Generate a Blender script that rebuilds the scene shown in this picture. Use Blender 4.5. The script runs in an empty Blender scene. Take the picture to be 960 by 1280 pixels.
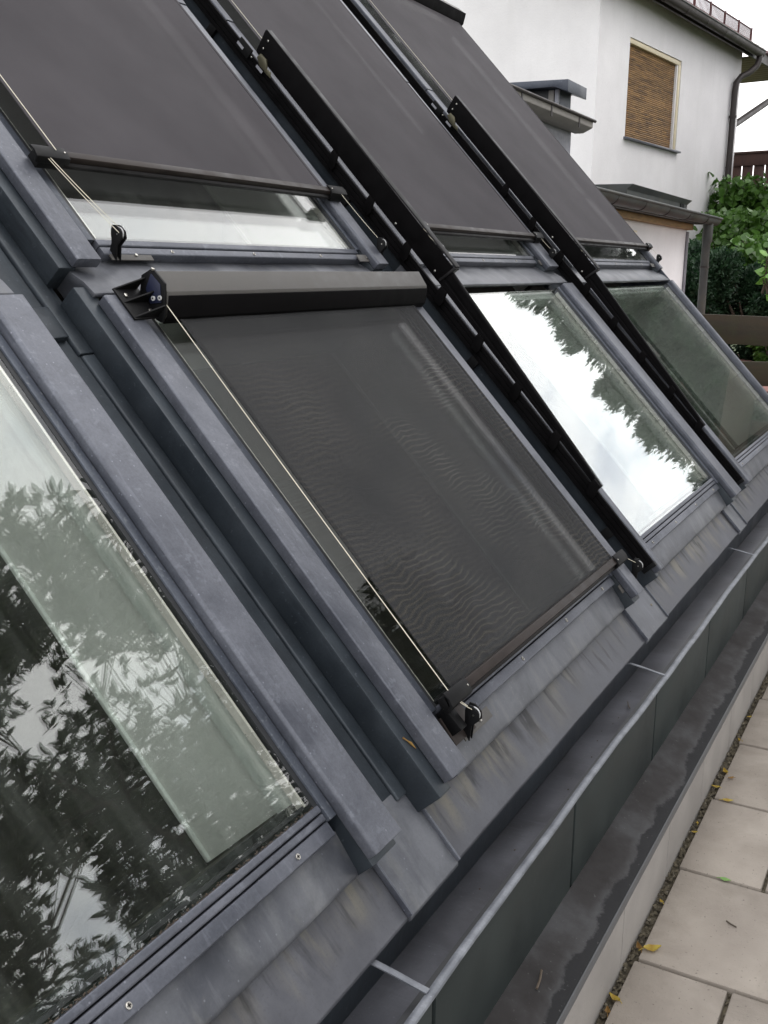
import bpy, bmesh, math, random
import numpy as np
from mathutils import Matrix, Vector
random.seed(7); RNG = np.random.default_rng(7)
SC = bpy.context.scene; COL = SC.collection
S = 1.06            # metres per drawing unit
EYE = 1.376         # eye height above the paving, in units
R = math.radians
YAW, PITCH, ROLL, TH = R(29.2187), R(13.322), R(0.4917), R(46.9563)

# ---------------------------------------------------------------- camera
def camera():
    f = Vector((math.cos(YAW)*math.cos(PITCH), math.sin(YAW)*math.cos(PITCH), -math.sin(PITCH)))
    r = Vector((math.sin(YAW), -math.cos(YAW), 0)); up = r.cross(f)
    r2 = r*math.cos(ROLL)+up*math.sin(ROLL); u2 = -r*math.sin(ROLL)+up*math.cos(ROLL)
    cd = bpy.data.cameras.new('camera'); c = bpy.data.objects.new('camera', cd); COL.objects.link(c)
    m = Matrix((r2, u2, -f)).transposed().to_4x4(); m.translation = (0, 0, EYE*S)
    c.matrix_world = m
    cd.sensor_fit = 'VERTICAL'; cd.sensor_height = 24; cd.lens = 24*1262.6/1280
    cd.clip_start = .02; cd.clip_end = 800
    SC.camera = c
camera()

# ---------------------------------------------------------------- world and sun (overcast)
SUN_EL, SUN_AZ = R(52), R(-62)          # azimuth measured from +X towards +Y
CLOUD = 2.35
def world():
    w = bpy.data.worlds.new("World"); SC.world = w; w.use_nodes = True
    nt = w.node_tree; nt.nodes.clear(); N = nt.nodes.new; L = nt.links.new
    out = N('ShaderNodeOutputWorld'); sky = N('ShaderNodeTexSky'); sky.sky_type = 'NISHITA'; sky.sun_disc = False
    sky.sun_elevation = SUN_EL; sky.sun_rotation = R(90)-SUN_AZ
    b1 = N('ShaderNodeBackground'); b1.inputs[1].default_value = .12; L(sky.outputs[0], b1.inputs[0])
    tc = N('ShaderNodeTexCoord'); mp = N('ShaderNodeMapping'); mp.inputs['Scale'].default_value = (1, 1, 2.2)
    L(tc.outputs['Generated'], mp.inputs[0])
    n1 = N('ShaderNodeTexNoise'); n1.inputs['Scale'].default_value = 3.1; n1.inputs['Detail'].default_value = 7; n1.inputs['Roughness'].default_value = .55
    L(mp.outputs[0], n1.inputs['Vector'])
    cr = N('ShaderNodeValToRGB'); e = cr.color_ramp.elements
    e[0].position = .34; e[0].color = (.66, .69, .76, 1); e[1].position = .56; e[1].color = (1, .985, .985, 1)
    m = cr.color_ramp.elements.new(.45); m.color = (.93, .935, .955, 1)
    L(n1.outputs['Fac'], cr.inputs[0])
    b2 = N('ShaderNodeBackground'); b2.inputs[1].default_value = CLOUD; L(cr.outputs[0], b2.inputs[0])
    mr = N('ShaderNodeMapRange'); mr.inputs[1].default_value = .26; mr.inputs[2].default_value = .40
    mr.inputs[3].default_value = .55; mr.inputs[4].default_value = .96; L(n1.outputs['Fac'], mr.inputs[0])
    mx = N('ShaderNodeMixShader'); L(mr.outputs[0], mx.inputs[0]); L(b1.outputs[0], mx.inputs[1]); L(b2.outputs[0], mx.inputs[2])
    L(mx.outputs[0], out.inputs[0])
    sd = bpy.data.lights.new('sun', 'SUN'); s = bpy.data.objects.new('sun', sd); COL.objects.link(s)
    sd.energy = .6; sd.angle = R(20); sd.color = (1, .97, .93)
    d = Vector((math.cos(SUN_AZ)*math.cos(SUN_EL), math.sin(SUN_AZ)*math.cos(SUN_EL), math.sin(SUN_EL)))
    s.rotation_euler = d.to_track_quat('Z', 'Y').to_euler()
    vs = SC.view_settings; vs.view_transform = 'Standard'; vs.look = 'None'; vs.exposure = 0; vs.gamma = 1
    SC.cycles.transparent_max_bounces = 24; SC.cycles.max_bounces = 10
    SC.cycles.glossy_bounces = 6; SC.cycles.transmission_bounces = 8
world()

# ---------------------------------------------------------------- frames, things, mesh helper
class Frame:
    def __init__(s, o, a, b, c): s.o = Vector(o); s.m = Matrix((a, b, c)).transposed()
    def matrix(s, base):
        m = s.m.to_4x4(); m.translation = (s.o + s.m @ Vector(base) + Vector((0, 0, EYE)))*S; return m
def ang(a): return Vector((math.cos(a), math.sin(a), 0))
EPS = .0058
_X = Vector((1, 0, 0)); _E = Vector((0, math.cos(TH), math.sin(TH))); _N = Vector((0, -math.sin(TH), math.cos(TH)))
ROOF = Frame(-_N - _E*EPS, _X*math.cos(EPS)+_E*math.sin(EPS), -_X*math.sin(EPS)+_E*math.cos(EPS), _N)   # u along the eaves, v up the slope, w out of the roof
_z = .004
WORLD = Frame((0, -.004, 0), ang(_z), ang(_z+math.pi/2), (0, 0, 1))       # z = 0 at eye height, paving at -EYE
GZ = -EYE
_h = R(-6.66)
HOUSE = Frame((11.392, 3.770, 0), ang(_h), ang(_h+math.pi/2), (0, 0, 1))
def props(o, label=None, cat=None, group=None, kind=None):
    if label: o['label'] = label
    if cat: o['category'] = cat
    if group: o['group'] = group
    if kind: o['kind'] = kind
    return o
class Thing:
    def __init__(s, name, frame, base, label=None, cat=None, group=None, kind=None):
        s.frame = frame; s.base = Vector(base)
        s.o = bpy.data.objects.new(name, None); COL.objects.link(s.o); s.o.empty_display_size = .1
        s.o.matrix_world = frame.matrix(base); props(s.o, label, cat, group, kind)
class MB:
    def __init__(s): s.v = []; s.f = []
    def add(s, vs, fs):
        n = len(s.v); s.v += [tuple(p) for p in vs]; s.f += [tuple(i+n for i in f) for f in fs]; return s
    def box(s, a0, a1, b0, b1, c0, c1):
        vs = [(x, y, z) for x in (a0, a1) for y in (b0, b1) for z in (c0, c1)]
        return s.add(vs, [(0, 1, 3, 2), (4, 6, 7, 5), (0, 4, 5, 1), (2, 3, 7, 6), (0, 2, 6, 4), (1, 5, 7, 3)])
    def prism(s, prof, axis, t0, t1, seg=1, wob=None):
        n = len(prof); vs = []; fs = []
        for k in range(seg+1):
            t = t0+(t1-t0)*k/seg
            for p, q in prof:
                if wob: dp, dq = wob(t, p, q); p += dp; q += dq
                vs.append({'a': (t, p, q), 'b': (p, t, q), 'c': (p, q, t)}[axis])
        for k in range(seg):
            for i in range(n):
                j = (i+1) % n; fs.append((k*n+i, k*n+j, (k+1)*n+j, (k+1)*n+i))
        fs.append(tuple(range(n-1, -1, -1))); fs.append(tuple(seg*n+i for i in range(n)))
        return s.add(vs, fs)
    def tube(s, pts, r, n=8):
        pts = [Vector(p) for p in pts]; vs = []; fs = []
        for k, p in enumerate(pts):
            d = (pts[min(k+1, len(pts)-1)]-pts[max(k-1, 0)]).normalized()
            a = d.orthogonal().normalized() if k == 0 else (pa - d*pa.dot(d)).normalized()
            pa = a; b = d.cross(a); rr = r[k] if isinstance(r, (list, tuple)) else r
            for i in range(n):
                t = 2*math.pi*i/n; vs.append(p+a*rr*math.cos(t)+b*rr*math.sin(t))
        for k in range(len(pts)-1):
            for i in range(n):
                j = (i+1) % n; fs.append((k*n+i, k*n+j, (k+1)*n+j, (k+1)*n+i))
        fs.append(tuple(range(n-1, -1, -1))); fs.append(tuple((len(pts)-1)*n+i for i in range(n)))
        return s.add(vs, fs)
    def disc(s, c, ax, r, h, n=14):
        c = Vector(c); ax = Vector(ax).normalized(); return s.tube([c, c+ax*h], r, n)
    def build(s, name, mat, parent=None, frame=None, base=(0, 0, 0), bevel=0, smooth=False, label=None, cat=None, group=None, kind=None, seg=2, recalc=True):
        if parent is not None:
            if isinstance(parent, Thing): base = parent.base
            else: base = parent['_b']
        b = Vector(base); me = bpy.data.meshes.new(name)
        me.from_pydata([((x-b.x)*S, (y-b.y)*S, (z-b.z)*S) for x, y, z in s.v], [], s.f)
        if recalc or bevel:
            bm = bmesh.new(); bm.from_mesh(me); bmesh.ops.recalc_face_normals(bm, faces=bm.faces)
            if bevel:
                ed = [e for e in bm.edges if len(e.link_faces) == 2 and e.calc_face_angle(0) > .5]
                bmesh.ops.bevel(bm, geom=ed, offset=bevel*S, segments=seg, profile=.5, affect='EDGES', clamp_overlap=True)
            bm.to_mesh(me); bm.free()
        me.materials.append(mat); me.validate()
        if smooth or bevel:
            for p in me.polygons: p.use_smooth = True
            try: me.set_sharp_from_angle(angle=R(35))
            except Exception: pass
        o = bpy.data.objects.new(name, me); COL.objects.link(o)
        if parent is not None:
            o.parent = parent.o if isinstance(parent, Thing) else parent
        else: o.matrix_world = frame.matrix(base)
        o['_b'] = tuple(b)
        props(o, label, cat, group, kind); return o

# ---------------------------------------------------------------- materials
def nodes(name):
    m = bpy.data.materials.new(name); m.use_nodes = True; nt = m.node_tree; nt.nodes.clear()
    return m, nt, nt.nodes.new, nt.links.new
def ramp(N, stops):
    cr = N('ShaderNodeValToRGB'); e = cr.color_ramp.elements
    e[0].position, e[0].color = stops[0][0], (*stops[0][1], 1); e[1].position, e[1].color = stops[-1][0], (*stops[-1][1], 1)
    for p, c in stops[1:-1]: x = e.new(p); x.color = (*c, 1)
    return cr
def noise(N, L, vec, scale, detail=5, rough=.55, dist=0):
    n = N('ShaderNodeTexNoise'); n.inputs['Scale'].default_value = scale; n.inputs['Detail'].default_value = detail
    n.inputs['Roughness'].default_value = rough; n.inputs['Distortion'].default_value = dist; L(vec, n.inputs['Vector']); return n
def surf(name, c1, c2, scale=6, rough=.5, metal=0, bump=.1, bscale=60, stretch=(1, 1, 1), speck=None, streak=None, spec=.5, rvar=.12, pos=(.35, .65), stain=None, rnd=0, wear=0):
    """general weathered surface: two tones by noise, optional light specks, streaks running along one axis, grain"""
    m, nt, N, L = nodes(name); out = N('ShaderNodeOutputMaterial'); b = N('ShaderNodeBsdfPrincipled'); L(b.outputs[0], out.inputs[0])
    tc = N('ShaderNodeTexCoord'); mp = N('ShaderNodeMapping'); mp.inputs['Scale'].default_value = stretch
    oi = N('ShaderNodeObjectInfo'); va = N('ShaderNodeVectorMath'); va.operation = 'ADD'
    vm = N('ShaderNodeVectorMath'); vm.operation = 'SCALE'; vm.inputs[3].default_value = 7
    cx = N('ShaderNodeCombineXYZ'); L(oi.outputs['Random'], cx.inputs[0]); L(oi.outputs['Random'], cx.inputs[1]); L(cx.outputs[0], vm.inputs[0])
    L(tc.outputs['Object'], va.inputs[0]); L(vm.outputs[0], va.inputs[1]); L(va.outputs[0], mp.inputs[0])
    V = mp.outputs[0]
    n = noise(N, L, V, scale, 6); cr = ramp(N, [(pos[0], c1), (pos[1], c2)]); L(n.outputs['Fac'], cr.inputs[0]); col = cr.outputs[0]
    def mix(a, fac, c, mode='MIX'):
        x = N('ShaderNodeMixRGB'); x.blend_type = mode; L(fac, x.inputs[0]); L(a, x.inputs[1])
        if isinstance(c, tuple): x.inputs[2].default_value = (*c, 1)
        else: L(c, x.inputs[2])
        return x.outputs[0]
    def mrange(v, a, bb, c, d):
        r = N('ShaderNodeMapRange'); L(v, r.inputs[0])
        for i, q in enumerate((a, bb, c, d)): r.inputs[i+1].default_value = q
        return r.outputs[0]
    if speck:
        sc_, c, th, am = speck; n2 = noise(N, L, V, sc_, 3, .7)
        col = mix(col, mrange(n2.outputs['Fac'], th, th+.08, 0, am), c)
    if streak:
        st, c, lo, hi, am = streak; mp2 = N('ShaderNodeMapping'); mp2.inputs['Scale'].default_value = st; L(va.outputs[0], mp2.inputs[0])
        n3 = noise(N, L, mp2.outputs[0], 1, 5, .6); col = mix(col, mrange(n3.outputs['Fac'], lo, hi, 0, am), c)
    if stain:
        sc_, c, lo, hi, am = stain; n4 = noise(N, L, va.outputs[0], sc_, 5, .65, .6); col = mix(col, mrange(n4.outputs['Fac'], lo, hi, 0, am), c)
    if wear:
        nf = noise(N, L, va.outputs[0], 230, 6, .75); x = N('ShaderNodeMixRGB'); x.blend_type = 'MULTIPLY'; x.inputs[0].default_value = 1
        g_ = N('ShaderNodeCombineColor'); q_ = mrange(nf.outputs['Fac'], .3, .7, 1-.17*wear, 1+.17*wear)
        for i in range(3): L(q_, g_.inputs[i])
        L(col, x.inputs[1]); L(g_.outputs[0], x.inputs[2]); col = x.outputs[0]
        mw = N('ShaderNodeMapping'); mw.inputs['Scale'].default_value = (48, 4, 30); L(va.outputs[0], mw.inputs[0])
        nw = noise(N, L, mw.outputs[0], 1, 6, .7); col = mix(col, mrange(nw.outputs['Fac'], .56, .78, 0, .55*wear), tuple(min(1, q*1.75) for q in c2))
        ns = noise(N, L, va.outputs[0], 19, 8, .75, .4); col = mix(col, mrange(ns.outputs['Fac'], .54, .72, 0, .5*wear), tuple(q*.55 for q in c1))
        vd = N('ShaderNodeTexVoronoi'); vd.inputs['Scale'].default_value = 55; L(va.outputs[0], vd.inputs['Vector'])
        col = mix(col, mrange(vd.outputs['Distance'], .10, .06, 0, .45*wear), tuple(min(1, q*2.4) for q in c2))
    if rnd:
        x = N('ShaderNodeHueSaturation'); L(col, x.inputs['Color']); L(mrange(oi.outputs['Random'], 0, 1, 1-rnd, 1+rnd), x.inputs['Value']); col = x.outputs[0]
    L(col, b.inputs['Base Color']); b.inputs['Metallic'].default_value = metal
    L(mrange(n.outputs['Fac'], .3, .7, rough-rvar, rough+rvar), b.inputs['Roughness'])
    b.inputs['Specular IOR Level'].default_value = spec
    if bump:
        nb = noise(N, L, va.outputs[0], bscale, 4, .6); bp = N('ShaderNodeBump'); bp.inputs['Strength'].default_value = bump
        bp.inputs['Distance'].default_value = .004; L(nb.outputs['Fac'], bp.inputs['Height']); L(bp.outputs[0], b.inputs['Normal'])
    return m
def plain(name, c, rough=.5, metal=0, spec=.5):
    return surf(name, tuple(x*.88 for x in c), tuple(min(1, x*1.1) for x in c), 9, rough, metal, .05, 120, spec=spec)
def glass_mat():
    m, nt, N, L = nodes('window_glass'); out = N('ShaderNodeOutputMaterial')
    g = N('ShaderNodeNewGeometry'); mr = N('ShaderNodeMapRange'); L(g.outputs['Backfacing'], mr.inputs[0]); mr.inputs[3].default_value = 1.60; mr.inputs[4].default_value = 1/1.60
    fr = N('ShaderNodeFresnel'); L(mr.outputs[0], fr.inputs[0])
    t = N('ShaderNodeBsdfTransparent'); t.inputs[0].default_value = (.952, .964, .953, 1)
    gl = N('ShaderNodeBsdfGlossy'); gl.inputs['Roughness'].default_value = 0; gl.inputs[0].default_value = (1, 1, 1, 1)
    tc = N('ShaderNodeTexCoord'); n = noise(N, L, tc.outputs['Object'], 2.2, 1, .4); bp = N('ShaderNodeBump'); bp.inputs['Strength'].default_value = .12
    bp.inputs['Distance'].default_value = .004; L(n.outputs['Fac'], bp.inputs['Height']); L(bp.outputs[0], gl.inputs['Normal'])
    mx = N('ShaderNodeMixShader'); L(fr.outputs[0], mx.inputs[0]); L(t.outputs[0], mx.inputs[1]); L(gl.outputs[0], mx.inputs[2])
    # dust film with run marks
    d = N('ShaderNodeBsdfDiffuse'); d.inputs[0].default_value = (.42, .45, .42, 1)
    mp = N('ShaderNodeMapping'); mp.inputs['Scale'].default_value = (26, 2.2, 4); L(tc.outputs['Object'], mp.inputs[0])
    n2 = noise(N, L, mp.outputs[0], 1, 6, .65); r2 = N('ShaderNodeMapRange'); L(n2.outputs['Fac'], r2.inputs[0])
    for i, q in enumerate((.45, .85, .003, .045)): r2.inputs[i+1].default_value = q
    mx2 = N('ShaderNodeMixShader'); L(r2.outputs[0], mx2.inputs[0]); L(mx.outputs[0], mx2.inputs[1]); L(d.outputs[0], mx2.inputs[2])
    L(mx2.outputs[0], out.inputs[0]); return m
def fabric_mat(name, c, c2, trans, moire=0):
    m, nt, N, L = nodes(name); out = N('ShaderNodeOutputMaterial'); b = N('ShaderNodeBsdfPrincipled')
    tc = N('ShaderNodeTexCoord'); V = tc.outputs['Object']
    n = noise(N, L, V, 3.2, 4, .55); cr = ramp(N, [(.35, c), (.68, c2)]); L(n.outputs['Fac'], cr.inputs[0]); col = cr.outputs[0]
    if moire:
        w = N('ShaderNodeTexWave'); w.wave_type = 'BANDS'; w.bands_direction = 'Y'; w.inputs['Scale'].default_value = 24
        w.inputs['Distortion'].default_value = 11; w.inputs['Detail'].default_value = 1.6; w.inputs['Detail Scale'].default_value = .42; w.inputs['Detail Roughness'].default_value = .6
        L(V, w.inputs['Vector']); r = N('ShaderNodeMapRange'); L(w.outputs['Fac'], r.inputs[0]); r.inputs[1].default_value = .42; r.inputs[2].default_value = 1; r.inputs[4].default_value = 1
        n5 = noise(N, L, V, 3.5, 2, .5); r5 = N('ShaderNodeMapRange'); L(n5.outputs['Fac'], r5.inputs[0]); r5.inputs[1].default_value = .34; r5.inputs[2].default_value = .60; r5.inputs[4].default_value = moire
        sx = N('ShaderNodeSeparateXYZ'); L(V, sx.inputs[0]); r6 = N('ShaderNodeMapRange'); L(sx.outputs[1], r6.inputs[0]); r6.inputs[1].default_value = .92; r6.inputs[2].default_value = .60; m6 = N('ShaderNodeMath'); m6.operation = 'MULTIPLY'; L(r5.outputs[0], m6.inputs[0]); L(r6.outputs[0], m6.inputs[1]); r5 = m6
        mu = N('ShaderNodeMath'); mu.operation = 'MULTIPLY'; L(r.outputs[0], mu.inputs[0]); L(r5.outputs[0], mu.inputs[1])
        x = N('ShaderNodeMixRGB'); L(mu.outputs[0], x.inputs[0]); L(col, x.inputs[1]); x.inputs[2].default_value = (.066, .060, .049, 1); col = x.outputs[0]
    L(col, b.inputs['Base Color']); b.inputs['Roughness'].default_value = .75; b.inputs['Specular IOR Level'].default_value = .12
    b.inputs['Sheen Weight'].default_value = .0
    nb = noise(N, L, V, 420, 2, .6); n6 = noise(N, L, V, 6, 2, .5); ad = N('ShaderNodeMath'); ad.operation = 'MULTIPLY_ADD'; L(n6.outputs['Fac'], ad.inputs[0]); ad.inputs[1].default_value = 3; L(nb.outputs['Fac'], ad.inputs[2])
    bp = N('ShaderNodeBump'); bp.inputs['Strength'].default_value = .25; bp.inputs['Distance'].default_value = .002
    L(ad.outputs[0], bp.inputs['Height']); L(bp.outputs[0], b.inputs['Normal'])
    t = N('ShaderNodeBsdfTransparent'); mx = N('ShaderNodeMixShader'); mx.inputs[0].default_value = trans
    L(b.outputs[0], mx.inputs[1]); L(t.outputs[0], mx.inputs[2]); L(mx.outputs[0], out.inputs[0]); return m
def leaf_mat(name, c1, c2, rough=.45, scale=30):
    m, nt, N, L = nodes(name); out = N('ShaderNodeOutputMaterial'); b = N('ShaderNodeBsdfPrincipled')
    tc = N('ShaderNodeTexCoord'); n = noise(N, L, tc.outputs['Object'], scale, 3, .6); cr = ramp(N, [(.32, c1), (.68, c2)]); L(n.outputs['Fac'], cr.inputs[0])
    L(cr.outputs[0], b.inputs['Base Color']); b.inputs['Roughness'].default_value = rough
    t = N('ShaderNodeBsdfTranslucent'); L(cr.outputs[0], t.inputs[0]); mx = N('ShaderNodeMixShader'); mx.inputs[0].default_value = .3
    L(b.outputs[0], mx.inputs[1]); L(t.outputs[0], mx.inputs[2]); L(mx.outputs[0], out.inputs[0]); return m

M = {}
M['zinc'] = surf('grey_cladding', (.076, .081, .099), (.116, .122, .144), 12, .44, .3, .14, 90, wear=1, speck=(42, (.165, .175, .205), .59, .45), stain=(3.2, (.050, .055, .070), .46, .66, .75))
M['zinc_dark'] = surf('dark_flashing', (.021, .027, .034), (.040, .049, .059), 7, .45, .35, .10, 80, speck=(60, (.14, .15, .17), .66, .4), stain=(3, (.018, .021, .025), .5, .7, .6), wear=.8)
M['zinc_mid'] = surf('side_cladding', (.045, .052, .068), (.078, .087, .108), 8, .45, .35, .15, 110, speck=(90, (.17, .18, .19), .60, .5), wear=1)
M['apron'] = surf('apron_zinc', (.060, .064, .077), (.128, .133, .148), 6, .44, .3, .08, 60, stretch=(1.5, .8, 1), streak=((14, 3.0, 2), (.20, .205, .21), .50, .72, .55), stain=(5, (.040, .043, .051), .48, .70, .7), speck=(14, (.15, .15, .14), .58, .25), wear=.5)
def sheet_mat():
    """eaves sheet: grey zinc with tan deposits and dark runs that start under the window aprons and fade down the slope"""
    m, nt, N, L = nodes('stained_zinc_sheet'); out = N('ShaderNodeOutputMaterial'); b = N('ShaderNodeBsdfPrincipled'); L(b.outputs[0], out.inputs[0])
    tc = N('ShaderNodeTexCoord'); V = tc.outputs['Object']; sx = N('ShaderNodeSeparateXYZ'); L(V, sx.inputs[0])
    def mr(v, a, b_, c, d):
        r = N('ShaderNodeMapRange'); r.interpolation_type = 'SMOOTHSTEP'; L(v, r.inputs[0])
        for i, q in enumerate((a, b_, c, d)): r.inputs[i+1].default_value = q
        return r.outputs[0]
    def mul(a, c):
        x = N('ShaderNodeMath'); x.operation = 'MULTIPLY'; L(a, x.inputs[0]); L(c, x.inputs[1]); return x.outputs[0]
    def mix(fac, a, c):
        x = N('ShaderNodeMixRGB'); L(fac, x.inputs[0]); L(a, x.inputs[1]); x.inputs[2].default_value = (*c, 1); return x.outputs[0]
    n0 = noise(N, L, V, 7, 7, .6); cr = ramp(N, [(.32, (.050, .051, .060)), (.5, (.074, .076, .088)), (.70, (.112, .115, .130))]); L(n0.outputs['Fac'], cr.inputs[0])
    n1 = noise(N, L, V, 8, 5, .6, .3); ma = N('ShaderNodeMath'); ma.operation = 'MULTIPLY_ADD'; L(n1.outputs['Fac'], ma.inputs[0]); ma.inputs[1].default_value = .12; L(sx.outputs[1], ma.inputs[2])
    fade = mr(ma.outputs[0], .0, .075, 0, 1)
    mp = N('ShaderNodeMapping'); mp.inputs['Scale'].default_value = (15, 3.2, 1); L(V, mp.inputs[0]); n2 = noise(N, L, mp.outputs[0], 1, 5, .6, .4)
    mp3 = N('ShaderNodeMapping'); mp3.inputs['Scale'].default_value = (19, 3.8, 1); mp3.inputs['Location'].default_value = (3, 5, 1); L(V, mp3.inputs[0]); n3 = noise(N, L, mp3.outputs[0], 1, 5, .6, .3)
    n4 = noise(N, L, V, 2.4, 2, .5)
    col = mix(mul(mul(fade, mr(n2.outputs['Fac'], .42, .66, 0, .75)), mr(n4.outputs['Fac'], .36, .58, .15, 1)), cr.outputs[0], (.165, .152, .118))
    col = mix(mul(fade, mr(n3.outputs['Fac'], .50, .64, 0, .88)), col, (.018, .018, .020))
    n5 = noise(N, L, V, 210, 5, .75); col = mix(mr(n5.outputs['Fac'], .50, .72, 0, .3), col, (.03, .03, .034))
    L(col, b.inputs['Base Color']); b.inputs['Metallic'].default_value = .25; L(mr(n0.outputs['Fac'], .3, .7, .42, .62), b.inputs['Roughness'])
    bp = N('ShaderNodeBump'); bp.inputs['Strength'].default_value = .12; bp.inputs['Distance'].default_value = .004; L(n1.outputs['Fac'], bp.inputs['Height']); L(bp.outputs[0], b.inputs['Normal'])
    return m
M['sheet'] = sheet_mat()
M['gutter'] = surf('gutter_zinc', (.050, .051, .060), (.088, .090, .104), 5, .5, .25, .08, 60, stain=(4, (.036, .035, .038), .46, .68, .75), wear=.5)
M['lip'] = surf('gutter_lip_zinc', (.105, .112, .128), (.20, .21, .23), 22, .48, .3, .15, 60, wear=.8)
M['fascia'] = surf('dark_fascia_panel', (.020, .0255, .0255), (.033, .040, .039), 5, .55, 0, .05, 60, rnd=.1, spec=.2)
def coping_mat():
    m, nt, N, L = nodes('parapet_coping'); out = N('ShaderNodeOutputMaterial'); b = N('ShaderNodeBsdfPrincipled'); L(b.outputs[0], out.inputs[0])
    tc = N('ShaderNodeTexCoord'); V = tc.outputs['Object']; sx = N('ShaderNodeSeparateXYZ'); L(V, sx.inputs[0])
    n0 = noise(N, L, V, 5, 7, .65); cr = ramp(N, [(.32, (.024, .0215, .021)), (.5, (.038, .036, .036)), (.70, (.066, .066, .068))]); L(n0.outputs['Fac'], cr.inputs[0])
    n1 = noise(N, L, V, 7, 9, .68); ma = N('ShaderNodeMath'); ma.operation = 'MULTIPLY_ADD'; L(n1.outputs['Fac'], ma.inputs[0]); ma.inputs[1].default_value = .085; L(sx.outputs[1], ma.inputs[2])
    def mr(v, a, b_, c, d):
        r = N('ShaderNodeMapRange'); L(v, r.inputs[0])
        for i, q in enumerate((a, b_, c, d)): r.inputs[i+1].default_value = q
        return r.outputs[0]
    def mix(fac, a, c):
        x = N('ShaderNodeMixRGB'); L(fac, x.inputs[0]); L(a, x.inputs[1]); x.inputs[2].default_value = (*c, 1); return x.outputs[0]
    nb = noise(N, L, V, 26, 6, .7); t1 = mr(ma.outputs[0], .040, .021, 0, .7); m1 = N('ShaderNodeMath'); m1.operation = 'MULTIPLY'; L(t1, m1.inputs[0]); L(mr(nb.outputs['Fac'], .35, .6, .3, 1), m1.inputs[1])
    col = mix(m1.outputs[0], cr.outputs[0], (.068, .069, .071))
    col = mix(mr(ma.outputs[0], .0235, .0170, 0, .88), col, (.0165, .0165, .0175))
    ns = noise(N, L, V, 90, 3, .7); col = mix(mr(ns.outputs['Fac'], .66, .72, 0, .35), col, (.15, .15, .15))
    L(col, b.inputs['Base Color']); b.inputs['Roughness'].default_value = .72; b.inputs['Specular IOR Level'].default_value = .10
    bp = N('ShaderNodeBump'); bp.inputs['Strength'].default_value = .25; bp.inputs['Distance'].default_value = .003; L(nb.outputs['Fac'], bp.inputs['Height']); L(bp.outputs[0], b.inputs['Normal'])
    return m
M['coping'] = coping_mat()
M['coping_front'] = surf('coping_front_edge', (.075, .078, .082), (.10, .104, .11), 9, .5, .1, .1, 60)
M['coping_dark'] = surf('wet_dark_coping_edge', (.012, .012, .0125), (.021, .021, .0225), 8, .7, 0, .1, 70, spec=.08)
M['clad'] = surf('light_wall_panel', (.22, .205, .19), (.27, .252, .232), 7, .8, 0, .1, 120, speck=(80, (.15, .14, .12), .64, .4), rnd=.04)
M['slab'] = surf('concrete_slab', (.222, .193, .164), (.300, .266, .228), 5, .88, 0, .3, 170, speck=(105, (.085, .070, .055), .635, .85), stain=(3.5, (.165, .14, .115), .5, .70, .6), rnd=.10)
M['soil'] = surf('soil_joint', (.050, .041, .028), (.135, .115, .078), 45, .95, 0, .9, 50, speck=(60, (.20, .18, .14), .56, .8))
M['black'] = surf('black_aluminium', (.0028, .0025, .0028), (.0048, .0044, .0048), 20, .7, 0, .06, 200, spec=.05)
M['black_edge'] = surf('worn_black_aluminium', (.007, .0066, .007), (.018, .017, .018), 20, .5, 0, .06, 200, spec=.2)
M['brown'] = surf('brown_anodised', (.020, .0155, .014), (.034, .027, .0245), 20, .45, .2, .06, 160, streak=((4, 60, 60), (.05, .041, .037), .5, .8, .4), spec=.2)
M['cassette'] = surf('grey_brown_cassette', (.062, .058, .054), (.080, .075, .070), 30, .6, 0, .12, 300)
M['dark_plastic'] = plain('black_plastic', (.006, .006, .0065), .5, 0, .15)
M['blue_panel'] = plain('dark_blue_end_plate', (.008, .011, .032), .4)
M['label'] = plain('pale_marking', (.45, .45, .45), .5)
M['steel'] = plain('screw_steel', (.5, .48, .44), .3, 1)
M['cord'] = plain('pale_cord', (.66, .62, .50), .6)
M['cord_green'] = plain('olive_cord', (.26, .25, .07), .6)
M['brass'] = plain('worn_olive_latch', (.10, .092, .06), .35, .5)
M['glass'] = glass_mat()
M['spacer'] = plain('glazing_spacer', (.70, .68, .62), .28, .6)
M['gasket'] = plain('rubber_gasket', (.012, .013, .015), .5)
M['lining'] = surf('painted_lining', (.74, .745, .715), (.79, .79, .76), 3, .55, 0, .02, 60)
M['sash_white'] = plain('white_sash', (.72, .75, .72), .4)
M['room'] = surf('room_surface', (.05, .045, .038), (.075, .07, .06), 4, .7, 0, .1, 40)
M['room_floor'] = surf('dark_wood_floor', (.030, .026, .020), (.05, .044, .034), 3, .5, 0, .1, 60, stretch=(1, 8, 1))
M['fab'] = fabric_mat('screen_fabric', (.0205, .0208, .022), (.030, .0302, .0315), .15, .46)
M['fab_up'] = fabric_mat('upper_screen_fabric', (.043, .039, .043), (.058, .053, .058), .03, 0)
M['plaster'] = surf('white_render', (.70, .68, .69), (.78, .76, .77), 1.6, .9, 0, .6, 45, streak=((5, 5, .5), (.62, .605, .595), .52, .76, .3), speck=(60, (.62, .60, .60), .6, .5))
M['plaster_grey'] = surf('grey_rough_render', (.24, .24, .27), (.31, .31, .34), 22, .95, 0, .7, 45)
M['pipe'] = surf('brown_metal', (.024, .018, .017), (.040, .031, .029), 10, .55, .1, .05, 60)
M['gutter_old'] = surf('old_grey_gutter', (.045, .050, .050), (.085, .09, .088), 6, .6, .2, .15, 50, stain=(5, (.11, .10, .07), .5, .7, .5))
M['wood_beam'] = surf('old_wood_beam', (.20, .12, .05), (.34, .22, .10), 9, .7, 0, .3, 50, stretch=(1, 8, 8))
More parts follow.
